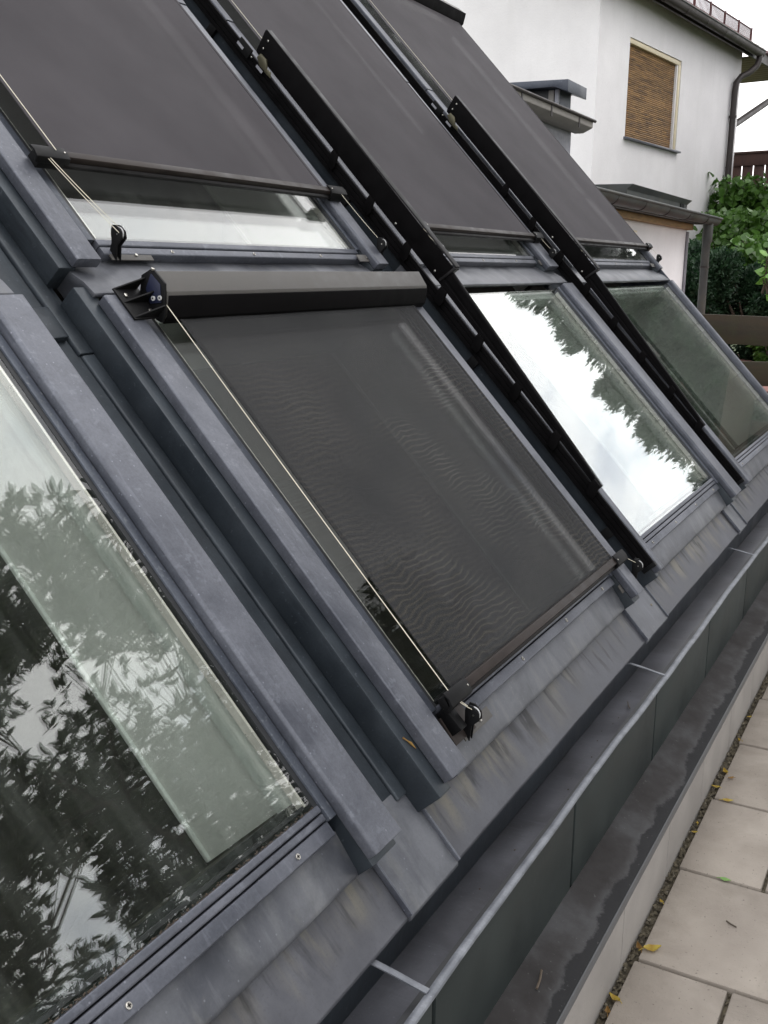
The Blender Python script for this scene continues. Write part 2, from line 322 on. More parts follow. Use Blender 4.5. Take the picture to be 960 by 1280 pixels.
M['soffit'] = surf('wooden_soffit', (.10, .075, .04), (.16, .12, .065), 6, .7, 0, .2, 40, stretch=(1, 6, 6))
M['tiles'] = surf('red_roof_tile', (.055, .014, .016), (.10, .027, .026), 8, .6, 0, .2, 50, rnd=.12)
M['cream'] = surf('cream_frame', (.60, .52, .36), (.70, .62, .45), 9, .6, 0, .1, 50)
M['slat'] = surf('weathered_bamboo_slat', (.20, .105, .035), (.33, .195, .075), 5, .65, 0, .3, 60, stretch=(1.5, 9, 9), stain=(2.6, (.085, .045, .02), .48, .64, .8), rnd=.22)
M['brown_wood'] = surf('dark_brown_wood', (.050, .022, .018), (.085, .040, .030), 8, .6, 0, .2, 50, stretch=(6, 6, 1), rnd=.12)
M['plank'] = surf('mossy_plank', (.026, .018, .010), (.050, .035, .021), 4, .8, 0, .5, 50, stretch=(5, .8, 5), stain=(5, (.034, .036, .012), .47, .66, .6))
M['red_paving'] = surf('red_paver', (.22, .10, .085), (.30, .145, .125), 12, .85, 0, .3, 60, rnd=.1)
M['bark'] = surf('bark', (.05, .038, .028), (.11, .085, .062), 18, .9, 0, .8, 30, stretch=(1, 1, .25))
M['leaf_dark'] = leaf_mat('dark_foliage', (.016, .035, .012), (.045, .085, .022))
M['leaf_con'] = leaf_mat('conifer_foliage', (.009, .030, .013), (.026, .066, .026), .6, 9)
M['leaf_mid'] = leaf_mat('green_foliage', (.038, .095, .016), (.095, .20, .034), .4, 8)
M['leaf_light'] = leaf_mat('light_green_leaf', (.12, .28, .045), (.22, .40, .09), .4, 12)
M['leaf_tree'] = leaf_mat('broad_leaf', (.018, .032, .012), (.05, .085, .025), .35, 6)
M['yellow'] = leaf_mat('fallen_yellow_leaf', (.34, .20, .02), (.50, .40, .07), .6, 40)
M['brownleaf'] = leaf_mat('fallen_brown_leaf', (.18, .095, .025), (.32, .19, .05), .6, 40)
M['grass'] = surf('ground_lawn', (.035, .055, .018), (.07, .095, .03), 5, .95, 0, .8, 20)

# ================================================================ SETTING
def ground():
    mb = MB(); n = 24; e = 260
    xs = [-e+2*e*i/n for i in range(n+1)]
    mb.add([(x, y, GZ-.05) for x in xs for y in xs], [(i*(n+1)+j, (i+1)*(n+1)+j, (i+1)*(n+1)+j+1, i*(n+1)+j+1) for i in range(n) for j in range(n)])
    mb.build('ground', M['grass'], frame=WORLD, kind='structure')
    t = Thing('paving', WORLD, (0, 0, GZ), kind='structure')
    MB().box(-2.4, 6.46, -3.4, .462, GZ-.045, GZ-.016).build('bedding', M['soil'], t)
    # running bond slabs, 0.38 units square; every second row starts with a half slab
    protos = []
    for v in range(5):
        o = MB().box(0, .3685, -.3685, 0, GZ-.045, GZ).build('slab', M['slab'], t, bevel=.0035); protos.append(o.data); bpy.data.objects.remove(o)
    for i in range(23):
        x0 = 1.856+.3795*(i-11)
        if x0 > 6.1 or x0 < -1.6: continue
        y = .421
        if i % 2 == 0:
            MB().box(x0, x0+.3685, .2395, .4255, GZ-.045, GZ+random.uniform(-.0015, .0015)).build('slab', M['slab'], t, bevel=.0035); y = .2305
        for j in range(9):
            o = bpy.data.objects.new('slab', protos[(i*3+j) % 5]); COL.objects.link(o); o.parent = t.o
            o.location = (x0*S, (y-j*.3795)*S, random.uniform(-.0015, .0015)*S)
    mb = MB()
    for k in range(2600):
        i = random.randrange(9, 17); xj = 1.856+.3795*(i-11)-.005
        if random.random() < .6: x, y = xj+random.gauss(0, .0028), random.uniform(-.5, .42)
        else: x, y = random.uniform(.8, 4), random.choice((.235, .047, -.145))+random.gauss(0, .0028)
        r = random.uniform(.0012, .0034); z = GZ-.0125
        p = [(x+r*math.cos(a), y+r*math.sin(a), z) for a in (0, 1.3, 2.6, 3.9, 5.2)]; mb.add(p+[(x, y, z+r)], [(a, (a+1) % 5, 5) for a in range(5)])
    mb.build('joint_grit', M['soil'], frame=WORLD, kind='stuff')
    # soil and grit in the joint along the wall
    mb = MB()
    for k in range(1500):
        x = random.uniform(.9, 6.3); y = random.triangular(.420, .446, .436); r = random.uniform(.0018, .0065); z = GZ-.009
        p = [(x+r*math.cos(a)*random.uniform(.7, 1.2), y+r*math.sin(a)*random.uniform(.7, 1.2), z) for a in (0, 1.3, 2.6, 3.9, 5.2)]
        mb.add(p+[(x, y, z+r*random.uniform(.5, 1.1))], [(a, (a+1) % 5, 5) for a in range(5)])
    mb.build('soil_strip', M['soil'], frame=WORLD, kind='stuff')
ground()

# ================================================================ PARAPET WALL, FASCIA AND GUTTER
X0, X1 = .55, 6.05
def wob(t, a=.004, f=3.1, p=0): return a*(math.sin(f*t+p)+.6*math.sin(f*2.3*t+1.7+p)+.35*math.sin(f*5.1*t+.6+p))
def parapet():
    t = Thing('parapet_wall', WORLD, (3, .47, GZ), 'low wall of pale panels under a stained dark metal coping beside the paving', 'wall')
    MB().box(X0-1.6, X1, .462, .60, GZ-.04, -1.20).build('wall_core', M['soil'], t)
    x = 1.065-.372*6; 
    while x < X1-.05:
        MB().box(x+.0018, min(x+.372, X1)-.0018, .444, .4615, GZ-.03, -1.1935).build('wall_panel', M['clad'], t, bevel=.0015); x += .372
    # coping sheet, front lip with a drip edge; slightly uneven along its length
    prof = [(.430, -1.1935), (.430, -1.1705), (.4335, -1.168), (.470, -1.160), (.520, -1.146), (.521, -1.1935)]
    MB().prism(prof, 'a', X0-1.6, X1, 60, lambda q, a, b: (0, wob(q, .0014, 4) if -1.17 < b < -1.15 else 0)).build('coping', M['coping'], t, smooth=True)
    MB().box(X0-1.6, X1, .4275, .4297, -1.194, -1.1700).build('coping_front', M['coping_front'], t, bevel=.0008)
parapet()

JX = [1.087+.5985*k for k in range(-3, 9)]
def gutter():
    b = Thing('fascia_cladding', WORLD, (3, .53, -1.16), 'upright dark grey panels in a row under the gutter edge', 'cladding')
    MB().box(JX[0], X1, .534, .545, -1.16, -.975).build('backing', M['gasket'], b)
    for k in range(len(JX)-1):
        x0, x1 = JX[k]+.0055, min(JX[k+1], X1)-.0055
        if x1 > x0: MB().box(x0, x1, .520, .533, -1.152, -.968).build('fascia_panel', M['fascia'], b, bevel=.0022)
    g = Thing('box_gutter', WORLD, (3, .57, -1.0), 'long dark zinc gutter with a pale rolled front edge below the sloped windows', 'gutter')
    A, B = JX[0], X1
    mb = MB(); pr = [(.526, -.964), (.5285, -.964), (.5305, -1.006), (.632, -1.012), (.634, -.930), (.6365, -.930), (.635, -1.016), (.528, -1.010)]
    mb.prism(pr, 'a', A, B, 40, lambda q, a, c: (0, wob(q, .0012, 2.3) if c < -1 else 0)); mb.build('trough', M['gutter'], g, smooth=True)
    MB().box(A, B, .6285, .6315, -1.010, -.930).build('back_shade_strip', M['zinc_dark'], g)  # darker strip added over the trough's back; its colour deepens the shade there
    n = 130; pts = [(A+(B-A)*k/n, .5215+wob(A+(B-A)*k/n, .0014, 4.4), -.9600+wob(A+(B-A)*k/n, .0010, 3.7, 2)) for k in range(n+1)]
    mb = MB(); rr = .0068
    vs = []; fs = []; m = 10
    for k, p in enumerate(pts):
        for i in range(m):
            a = 2*math.pi*i/m; vs.append((p[0], p[1]+rr*1.25*math.cos(a)*(1 if math.cos(a) > 0 else .8), p[2]+rr*.72*math.sin(a)))
    for k in range(n):
        for i in range(m): j = (i+1) % m; fs.append((k*m+i, k*m+j, (k+1)*m+j, (k+1)*m+i))
    mb.add(vs, fs).build('rolled_edge', M['lip'], g, smooth=True)
    for x in (1.075, 2.367, 3.63, 4.9, -.2):
        mb = MB(); q = [(.622, -.944), (.61, -.9405), (.575, -.9455), (.545, -.951), (.524, -.954)]
        w = .011 if x < 2 else .008
        mb.prism([(y, z) for y, z in q]+[(y, z-.003) for y, z in reversed(q)], 'a', x-w/2, x+w/2)
        mb.build('strap', M['lip'], g, bevel=.0008)
gutter()

# ================================================================ ROOF BUILDING
US = (-.6, 5.52); VT = 3.15
def band(mb, u0, u1, prof, seg=1, w=None): return mb.prism(prof, 'a', u0, u1, seg, w)
def building():
    t = Thing('attic_building', ROOF, (2.5, -.2, -.2), 'steep roof slope clad in grey zinc sheet that carries the window rows', 'building')
    W = -.08
    # lower roof sheet in lengths between the overlap strips; front edge folded down
    cuts = [US[0], 1.185, 1.325, 2.505, 2.69, 3.79, 3.905, US[1]]
    for k in range(len(cuts)-1):
        a, b_ = cuts[k], cuts[k+1]
        gap = k % 2 == 1
        w = W+(.005 if gap else 0)
        ve = -.115 if gap else -.062; q_ = .0 if gap else .003
        pr = [(ve, w), (-.268+q_, w), (-.2725+q_, w-.004), (-.2725+q_, w-.012), (ve, w-.012)]
        if gap: a -= .012; b_ += .012
        mb = band(MB(), a, b_, pr, 20, lambda q, p, c: (0, (wob(q, .0012, 8) if p < 0 else 0)))
        mb.build('flashing_strip' if gap else 'eaves_sheet', M['sheet'] if not gap else M['apron'], t, bevel=.0012)
    for u in (1.172, 1.338, 2.492, 2.703, 3.778, 3.917):    # standing edges beside the strips
        MB().box(u-.0025, u+.0025, -.266, -.12, W, W+.0105).build('standing_edge', M['zinc'], t, bevel=.001)
    # channels between the window columns
    for (a, b_) in ((1.10, 1.345), (2.44, 2.75), (3.86, 4.12)):
        MB().prism([(a, -.088), (a, W+.004), (b_, W+.004), (b_, -.088)], 'b', -.122, VT).build('valley_channel', M['zinc_dark'], t)
    MB().prism([(1.296, W+.0045), (1.299, -.070), (1.326, -.069), (1.326, W+.0045)], 'b', -.130, .80).build('channel_upstand', M['zinc_dark'], t, bevel=.002)
    MB().prism([(1.292, W+.0045), (1.296, -.068), (1.326, -.067), (1.326, W+.0045)], 'b', .802, VT).build('channel_upstand', M['zinc_dark'], t, bevel=.002)
    MB().box(2.53, 2.75, 1.185, VT, W+.0045, W+.008).build('channel_lap', M['zinc_dark'], t, bevel=.001)
    MB().prism([(1.20, W+.0045), (1.205, -.066), (1.288, -.060), (1.29, W+.0045)], 'b', .835, .905).build('lead_flap', M['zinc_dark'], t, bevel=.003)
    # outer right verge and gable wall, ridge
    mb = MB().prism([(5.500, -.30), (5.503, -.012), (5.515, -.012), (5.515, -.30)], 'b', -.26, VT); mb.build('verge_board', M['zinc_mid'], t)
    return t
BLD = building()
def room():
    t = Thing('attic_room', WORLD, (2.4, 1.4, GZ), kind='structure')
    z0 = GZ+.05; y1 = 4.2; a, b_ = -.8, 5.46
    prof = [(.66, z0), (.66, -1.08), (.75, -1.075), (3.10, 1.44), (y1, 1.44), (y1, z0)]
    MB().box(a, b_, .64, y1, z0-.03, z0).build('room_floor', M['room_floor'], t)
    MB().box(a, b_, y1, y1+.05, z0, 1.44).build('room_back_wall', M['room'], t)
    MB().prism(prof, 'a', a-.04, a).build('room_side_wall', M['room'], t)
    MB().prism(prof, 'a', b_-.03, b_).build('gable_wall', M['plaster'], t)
    MB().prism(prof, 'a', b_-.06, b_-.031).build('room_side_wall', M['room'], t)
    MB().box(a, b_, .62, .655, GZ-.04, -1.06).build('knee_wall', M['room'], t)
    MB().box(a, b_, 3.10, y1, 1.44, 1.47).build('room_ceiling', M['room'], t)
room()

# ================================================================ ROOF WINDOWS
def screw(parent, u, v, w, r=.0042):
    o = MB().disc((u, v, w-.001), (0, 0, 1), r, .0028).build('screw', M['steel'], parent, bevel=.0007)
    mb = MB().box(u-r*.62, u+r*.62, v-r*.13, v+r*.13, w+.0012, w+.0021).box(u-r*.13, u+r*.13, v-r*.62, v+r*.62, w+.0012, w+.00205); mb.build('screw_cross', M['black'], o)
def roof_window(label, cl, gl, gr, cr, v0, v1, vtop, lower, strips=True, group='roof windows in two rows', clw=None, drop=0, joint=None):
    """cl, cr: (outer, inner) u of the left and right side covers; gl, gr: glass edges; v0, v1: glass bottom and top; vtop: upper end of the frame"""
    uc = (gl+gr)/2; t = Thing('roof_window', ROOF, (uc, v0, -.03), label, 'roof window', group)
    vb = v0-.105 if lower else v0-.072
    # side covers (folded caps) above a lower side body
    for side, (o_, i_) in (('l', cl), ('r', cr)):
        if o_ is None: continue
        s = 1 if side == 'l' else -1; cuts = [vb, vtop] if not joint else [vb, joint, vtop]
        for k in range(len(cuts)-1):
            a, b_ = cuts[k]+(.0015 if k else 0), cuts[k+1]-(.0015 if k < len(cuts)-2 else 0); up = .0022*k
            pr = [(o_, -.0215), (o_-s*.0+0*s, -.001+up), (o_+s*.003, .001+up), (i_-s*.004, .001+up), (i_, -.004+up), (i_, -.0215)]
            MB().prism(pr, 'b', a, b_).build('side_cover', M['zinc'], t, bevel=.0018)
        if side == 'l' and clw: q0, q1 = clw, o_+.012
        elif side == 'l': q0, q1 = o_+.001, i_-.002
        else: q0, q1 = i_+.002, o_-.001
        MB().prism([(q0, -.0790), (q0+(.002 if side == 'l' else 0), -.0225), (q1, -.0225), (q1, -.0790)], 'b', vb-.012*(1 if lower else 0), vtop+(.040 if lower and side == 'l' and clw else 0)).build('side_flashing', M['zinc_dark'], t, bevel=.0025)
    # sash strips and rubber between cover and glass
    if cl[1] is not None:
        MB().box(cl[1]+.0012, gl-.009, v0-.004, v1+.01, -.060, -.0195).build('sash_strip', M['zinc_mid'], t, bevel=.0015)
        MB().box(gl-.009, gl+.002, v0-.002, v1+.01, -.058, -.0225).build('gasket', M['gasket'], t)
    if cr[1] is not None:
        MB().box(gr+.008, cr[1]-.0012, v0-.028 if lower else v0-.004, v1+.01, -.060, -.0185).build('sash_strip', M['zinc_mid'], t, bevel=.0015)
        MB().box(gr-.0015, gr+.008, v0-.002, v1+.01, -.058, -.0225).build('gasket', M['gasket'], t)
    # panes and bright spacer
    MB().box(gl, gr, v0, v1, -.0270, -.0235).build('glass_pane', M['glass'], t)
    MB().box(gl, gr, v0, v1, -.0455, -.0420).build('glass_pane', M['glass'], t)
    sp = MB()
    for (a, b_, c, d) in ((gl+.007, gl+.0115, v0+.008, v1-.008), (gr-.0115, gr-.007, v0+.008, v1-.008)): sp.box(a, b_, c, d, -.0415, -.0275)
    sp.build('spacer', M['spacer'], t)
    MB().box(gl+.012, gr-.012, v0+.006, v0+.011, -.0415, -.0275).build('spacer', M['gasket'], t)
    # inner sash, then the reveal boards going down into the roof
    for (a, b_) in ((gl-.012, gl+.004), (gr-.004, gr+.012)): MB().box(a, b_, v0, v1, -.085, -.0465).build('inner_sash', M['sash_white'], t)
    MB().box(gl, gr, v0-.012, v0+.022, -.090, -.0465).build('inner_sash', M['gasket'], t)
    MB().box(gl, gr, v1-.02, v1+.012, -.090, -.0465).build('inner_sash', M['sash_white'], t)
    for (a, b_) in ((gl-.03, gl-.016), (gr+.004, gr+.018)): MB().box(a, b_, v0+.024, v1+.01, -.262, -.0851).build('reveal_board', M['lining'], t)
    for (a, b_) in ((gl-.034, gl-.010), (gr-.002, gr+.022)): MB().box(a, b_, v0+.024, v1+.012, -.270, -.2622).build('reveal_edge', M['sash_white'], t, bevel=.002)
    MB().box(gl-.03, gr+.018, v0+.006, v0+.020, -.262, -.0901).build('reveal_board', M['room'], t)
    MB().box(gl-.03, gr+.018, v1+.0125, v1+.028, -.262, -.0851).build('reveal_board', M['lining'], t)
    # bottom rail of stepped profiles with screws, then the apron sheet
    L_, R_ = gl-.004, gr+.006
    if lower:
        for k, (a, b_, w) in enumerate(((v0-.0115, v0-.0005, -.0205), (v0-.0245, v0-.0135, -.0225), (v0-.049, v0-.0265, -.0235))):
            MB().prism([(a, -.060), (a, w-.002), (a+.002, w), (b_-.001, w), (b_, w-.002), (b_, -.060)], 'a', L_, R_).build('bottom_rail', M['zinc'], t, bevel=.0008)
        n = 4
        for k in range(n): screw(t, L_+.085+(R_-L_-.17)*k/(n-1), v0-.037, -.0232)
        ap = [(v0-.046, -.0785), (v0-.046, -.043), (v0-.110, -.052), (v0-.1165, -.0555), (v0-.1165, -.0785)]
        MB().prism(ap, 'a', L_-.02 if cl[0] is not None else L_, (cr[1] or R_)+.012, 30, lambda q, a, c: (0, wob(q, .0008, 9) if c > -.06 else 0)).build('apron', M['apron'], t, bevel=.0015)
    else:
        for k, (a, b_, w) in enumerate(((v0-.016, v0-.0005, -.0205), (v0-.036, v0-.018, -.0225))):
            MB().prism([(a, -.060), (a, w-.002), (a+.002, w), (b_-.001, w), (b_, w-.002), (b_, -.060)], 'a', L_, R_).build('bottom_rail', M['zinc'], t, bevel=.0008)
        for k in range(3): screw(t, L_+.20+(R_-L_-.4)*k/2, v0-.027, -.0222)
        ap = [(v0-.030, -.078), (v0-.030, -.046), (v0-.108, -.018+drop), (v0-.140, -.013+drop), (v0-.143, -.0165+drop), (v0-.143, -.022+drop), (v0-.112, -.030), (v0-.10, -.078)]
        MB().prism(ap, 'a', (cl[0] if cl[0] is not None else L_)+.0, (cr[0] or R_)+.0, 30, lambda q, a, c: (0, wob(q, .0007, 9) if c > -.05 else 0)).build('apron', M['apron'], t, bevel=.0015)
    if cr[0] is None: pass
    return t
# column edges
A_ = dict(cl=(None, None), gl=-.05, gr=1.080, cr=(1.181, 1.107))
B_ = dict(cl=(1.357, 1.419), gl=1.470, gr=2.428, cr=(2.509, 2.452), clw=1.326)
C_ = dict(cl=(2.692, 2.730), gl=2.760, gr=3.752, cr=(3.888, 3.783))
D_ = dict(cl=(4.052, 4.112), gl=4.165, gr=5.446, cr=(5.504, 5.462))
G = 'roof windows in two rows'
roof_window('bare roof window nearest the camera, trees and a pale reveal showing in its glass', v0=-.0505, v1=.86, vtop=.880, lower=True, **A_)
roof_window('roof window behind the lowered dark screen in the lower row', v0=-.050, v1=.86, vtop=.874, lower=True, **B_)
roof_window('unshaded lower roof window reflecting bright white sky and a tree line', v0=-.046, v1=.862, vtop=.874, lower=True, **C_)
roof_window('unshaded dark green lower roof window at the far right end of the row', v0=-.044, v1=.864, vtop=.876, lower=True, **D_)
roof_window('upper roof window above the nearest pane, only its zinc covers in the frame', v0=1.035, v1=2.9, vtop=VT, lower=False, joint=1.95, **A_)
roof_window('upper roof window whose clear strip shows below the big screen at top left', v0=1.030, v1=2.9, vtop=VT, lower=False, joint=1.95, **B_)
roof_window('upper roof window between the two black guide rails, shaded by a screen', v0=1.030, v1=2.9, vtop=VT, lower=False, joint=1.945, **C_)
roof_window('upper roof window at the right end beside the white house, shaded by a screen', v0=1.030, v1=2.9, vtop=VT, lower=False, joint=1.945, **D_)

def dirt(u0, u1, v, w, n, name, label, fr=ROOF, sp=.0016, r0=.0012):
    mb = MB()
    for k in range(n):
        u = random.uniform(u0, u1); q = v+random.gauss(0, sp); r = random.uniform(.4, 1.5)*r0*.8
        p = [(u+r*1.6*math.cos(a)*random.uniform(.6, 1.3), q+r*math.sin(a)*random.uniform(.6, 1.3), w) for a in (0, 1.3, 2.6, 3.9, 5.2)]
        mb.add(p+[(u, q, w+r*.7)], [(a, (a+1) % 5, 5) for a in range(5)])
    mb.build(name, M['dirt'], frame=fr, base=(u0, v, w), label=label, cat='dirt', kind='stuff')
M['dirt'] = surf('brown_grime', (.028, .020, .014), (.065, .048, .034), 90, .95, 0, .3, 90)
dirt(.1, 1.078, -.0505, -.0235, 900, 'grime_line', 'brown grime along the bottom edge of the nearest glass')
dirt(.9, 5.5, .585, -1.0095, 90, 'gutter_grit', 'scattered grit and silt on the gutter floor', WORLD, .022, .0016)
# ================================================================ SCREENS
def bolt(parent, c, ax, r=.0035, h=.003, name='bolt', mat='steel'):
    return MB().disc(c, ax, r, h, 12).build(name, M[mat], parent, bevel=.0006)
def screen(label, u0, u1, vb, vt, w, barw, mat, cord=True, box=None, gap=.004):
    t = Thing('awning_screen', ROOF, ((u0+u1)/2, vb, w), label, 'sun screen', 'dark fabric screens over the roof windows')
    # fabric: slight sag between its edges
    nu, nv = 16, 40; vs = []; fs = []
    for i in range(nu+1):
        for j in range(nv+1):
            u = u0+(u1-u0)*i/nu; v = vb+(vt-vb)*j/nv
            sag = .0035*math.sin(math.pi*i/nu)*math.sin(math.pi*j/nv)+.0006*math.sin(u*23+v*5)*math.sin(v*9)
            vs.append((u, v, w-sag))
    for i in range(nu):
        for j in range(nv): a = i*(nv+1)+j; fs.append((a, a+nv+1, a+nv+2, a+1))
    MB().add(vs, fs).build('fabric', M[mat], t, smooth=True, recalc=False)
    for (a, b_) in ((u0-.0005, u0+.010), (u1-.010, u1+.0005)): MB().box(a, b_, vb, vt, w-.0006, w+.0010).build('hem', M[mat], t)
    # bottom bar: half round top with a groove
    a, b_ = barw; bw = w+.004
    pr = [(vb-.013, bw-.008), (vb-.0135, bw+.001), (vb-.0115, bw+.0055), (vb+.0045, bw+.0055), (vb+.006, bw+.001), (vb+.005, bw-.006)]
    MB().prism(pr, 'a', a, b_).build('bottom_bar', M['brown'], t, bevel=.0008)
    MB().prism([(vb-.020, bw-.017), (vb-.020, bw-.010), (vb-.015, bw-.006), (vb-.008, bw-.0085), (vb-.008, bw-.017)], 'a', a+.02, b_-.02).build('lower_bar', M['black_edge'], t, bevel=.001)
    for q, s in ((a, -1), (b_, 1)):
        e0, e1 = (q-.030, q+.052) if s < 0 else (q-.052, q+.026)
        c = MB().prism([(vb-.023, bw-.006), (vb-.020, bw+.007), (vb-.006, bw+.0105), (vb+.008, bw+.0090), (vb+.010, bw+.004), (vb-.003, bw+.0066), (vb-.015, bw+.002), (vb-.019, bw-.008)], 'a', e0, e1).build('end_cap', M['dark_plastic'], t, bevel=.001)
        MB().prism([(vb-.022, bw-.020), (vb-.022, bw-.006), (vb+.004, bw-.001), (vb+.006, bw-.018)], 'a', e0+.008, e1-.01).build('cap_insert', M['dark_plastic'], c, bevel=.001)
        bolt(t, (e1-.008 if s < 0 else e0+.008, vb-.006, bw+.0095), (0, 0, 1), .0022, .0018)
    return t
def pulley(t, u, v, w, side, arm=-1):
    """cord wheel in a folded plate bolted to the window's bottom rail"""
    h = .047
    p = [(v-.016, w-.002), (v+.002, w-.002), (v+.008, w+.015), (v+.020, w+.030), (v+.024, w+.040), (v+.018, w+h), (v+.006, w+h+.001), (v-.002, w+.040), (v-.002, w+.020)]
    p = [(v+(a-v)*1.35, b_) for a, b_ in p]
    o = MB().prism(p, 'a', u-.0045, u-.0015).build('cord_bracket', M['dark_plastic'], t, bevel=.0005)
    MB().prism(p, 'a', u+.0065, u+.0095).build('bracket_cheek', M['dark_plastic'], o, bevel=.0005)
    MB().disc((u-.001, v+.013, w+.036), (1, 0, 0), .0125, .007, 20).build('cord_wheel', M['dark_plastic'], o, bevel=.001); MB().disc((u-.0005, v+.013, w+.036), (1, 0, 0), .0133, .0025, 20).build('cord_groove', M['label'], o)
    MB().disc((u-.0052, v+.011, w+.037), (1, 0, 0), .0018, .001, 10).build('axle', M['steel'], o)
    q0, q1 = (u-.012, u+.105) if side > 0 else (u-.105, u+.012)
    MB().prism([(v-.018, w-.004), (v-.018, w-.001), (v+.004, w+.0012), (v+.004, w-.002)], 'a', q0, q1).build('fixing_plate', M['cassette'], o, bevel=.0005)
    bolt(o, (u+side*.06, v-.007, w+.0006), (0, 0, 1), .0035, .0022, 'screw')
    return o
def cord(t, a, b, mat='cord', r=.00085):
    a, b = Vector(a), Vector(b); MB().tube([a.lerp(b, k/8)+Vector((0, 0, -.0015*math.sin(math.pi*k/8))) for k in range(9)], r, 6).build('cord', M[mat], t, smooth=True)
# lower screen with its cassette
t = screen('lowered dark fabric screen in the lower row, hanging from a grey-brown cassette', 1.492, 2.440, -.048, .842, .010, (1.475, 2.475), 'fab')
MB().prism([(.877, .0575), (.834, .0505), (.829, .046), (.806, .016), (.805, .002), (.880, .000), (.884, .050)], 'a', 1.452, 2.500).build('cassette', M['cassette'], t, bevel=.0009)
MB().prism([(.8285, .0465), (.8050, .0155), (.8040, .0), (.8010, .0), (.8020, .0165), (.826, .0475)], 'a', 1.454, 2.498).build('cassette_front', M['black'], t, bevel=.0006)
br = MB().prism([(.884, .058), (.845, .060), (.806, .020), (.800, .004), (.812, -.002), (.868, -.004), (.893, .030)], 'a', 1.446, 1.4515).build('end_plate', M['dark_plastic'], t, bevel=.0008)
MB().prism([(.878, .050), (.850, .052), (.826, .030), (.842, .010), (.868, .022)], 'a', 1.4435, 1.4458).build('blue_cover', M['blue_panel'], br, bevel=.0005)
for v, w in ((.843, .023), (.833, .035)):
    o = MB().disc((1.4415, v, w), (1, 0, 0), .0044, .0022, 14).build('hex_screw', M['label'], br); MB().disc((1.4409, v, w), (1, 0, 0), .0018, .0008, 6).build('hex_socket', M['black'], o)
bolt(br, (1.4455, .881, .056), (0, .3, 1), .0036, .004, 'screw')
ft = MB().prism([(.812, .0018), (.812, .0055), (.885, .0055), (.885, .0018)], 'a', 1.384, 1.448).build('foot_bracket', M['dark_plastic'], t, bevel=.0006)
for v in (.882, .850, .815): MB().prism([(1.386, .0056), (1.445, .034), (1.445, .0056)], 'b', v, v+.003).build('rib', M['dark_plastic'], ft, bevel=.0004)
for u, v in ((1.402, .866), (1.436, .828)): bolt(ft, (u, v, .0056), (0, 0, 1), .0048, .003, 'screw')
MB().prism([(-.124, -.0285), (-.124, -.0245), (-.070, -.0195), (-.070, -.0265)], 'a', 1.452, 1.535).build('base_plate', M['brown'], t, bevel=.001)
MB().box(1.456, 1.480, -.108, -.062, -.026, .000).build('side_block', M['dark_plastic'], t, bevel=.002)
cord(t, (1.452, .842, .032), (1.462, -.045, .022)); pulley(t, 1.500, -.112, -.026, 1); pulley(t, 2.545, -.112, -.024, -1)
cord(t, (1.468, -.058, .020), (1.500, -.096, .016), r=.0007); cord(t, (1.476, -.058, .018), (1.504, -.092, .013), r=.0007); cord(t, (2.49, -.058, .02), (2.545, -.092, .014), r=.0007)
# upper screens
for lab, a, b_, c, q0, q1 in (('large dark screen at the top left, drawn almost fully down over its window', 1.470, 2.432, 1.205, 1.405, 2.505), ('dark screen between the two black guide rails, in the upper row', 2.765, 3.800, 1.098, 2.80, 3.87), ('dark screen at the right end of the upper row, next to the white house', 4.15, 5.440, 1.096, 4.17, 5.50)):
    t = screen(lab, a, b_, c, 2.76, .018, (q0+.03, q1-.02), 'fab_up')
    cb = MB().prism([(2.80, .0575), (2.752, .066), (2.724, .020), (2.726, .004), (2.80, .002)], 'a', a-.02, b_+.05); cb.build('cassette', M['cassette'], t, bevel=.0008)
    MB().prism([(2.7505, .067), (2.7225, .021), (2.7235, .004), (2.7205, .004), (2.7195, .0215), (2.748, .068)], 'a', a-.018, b_+.056).build('cassette_front', M['black'], t, bevel=.0006)
    vb = 1.000
    ul = q0+.075; ur = q1+.003
    pulley(t, ul+.012, vb, -.024, 1); pulley(t, ur, vb, -.016, -1)
    cord(t, (a-.020, 2.75, .034), (a-.012, c-.004, .034)); cord(t, (ur-.03, c-.01, .028), (ur+.002, vb+.015, .022), r=.0007)
    cord(t, (q0+.03, c-.015, .028), (ul+.012, vb+.02, .022), r=.0007); cord(t, (q0+.026, c-.015, .026), (ul+.009, vb+.006, .018), r=.0007)

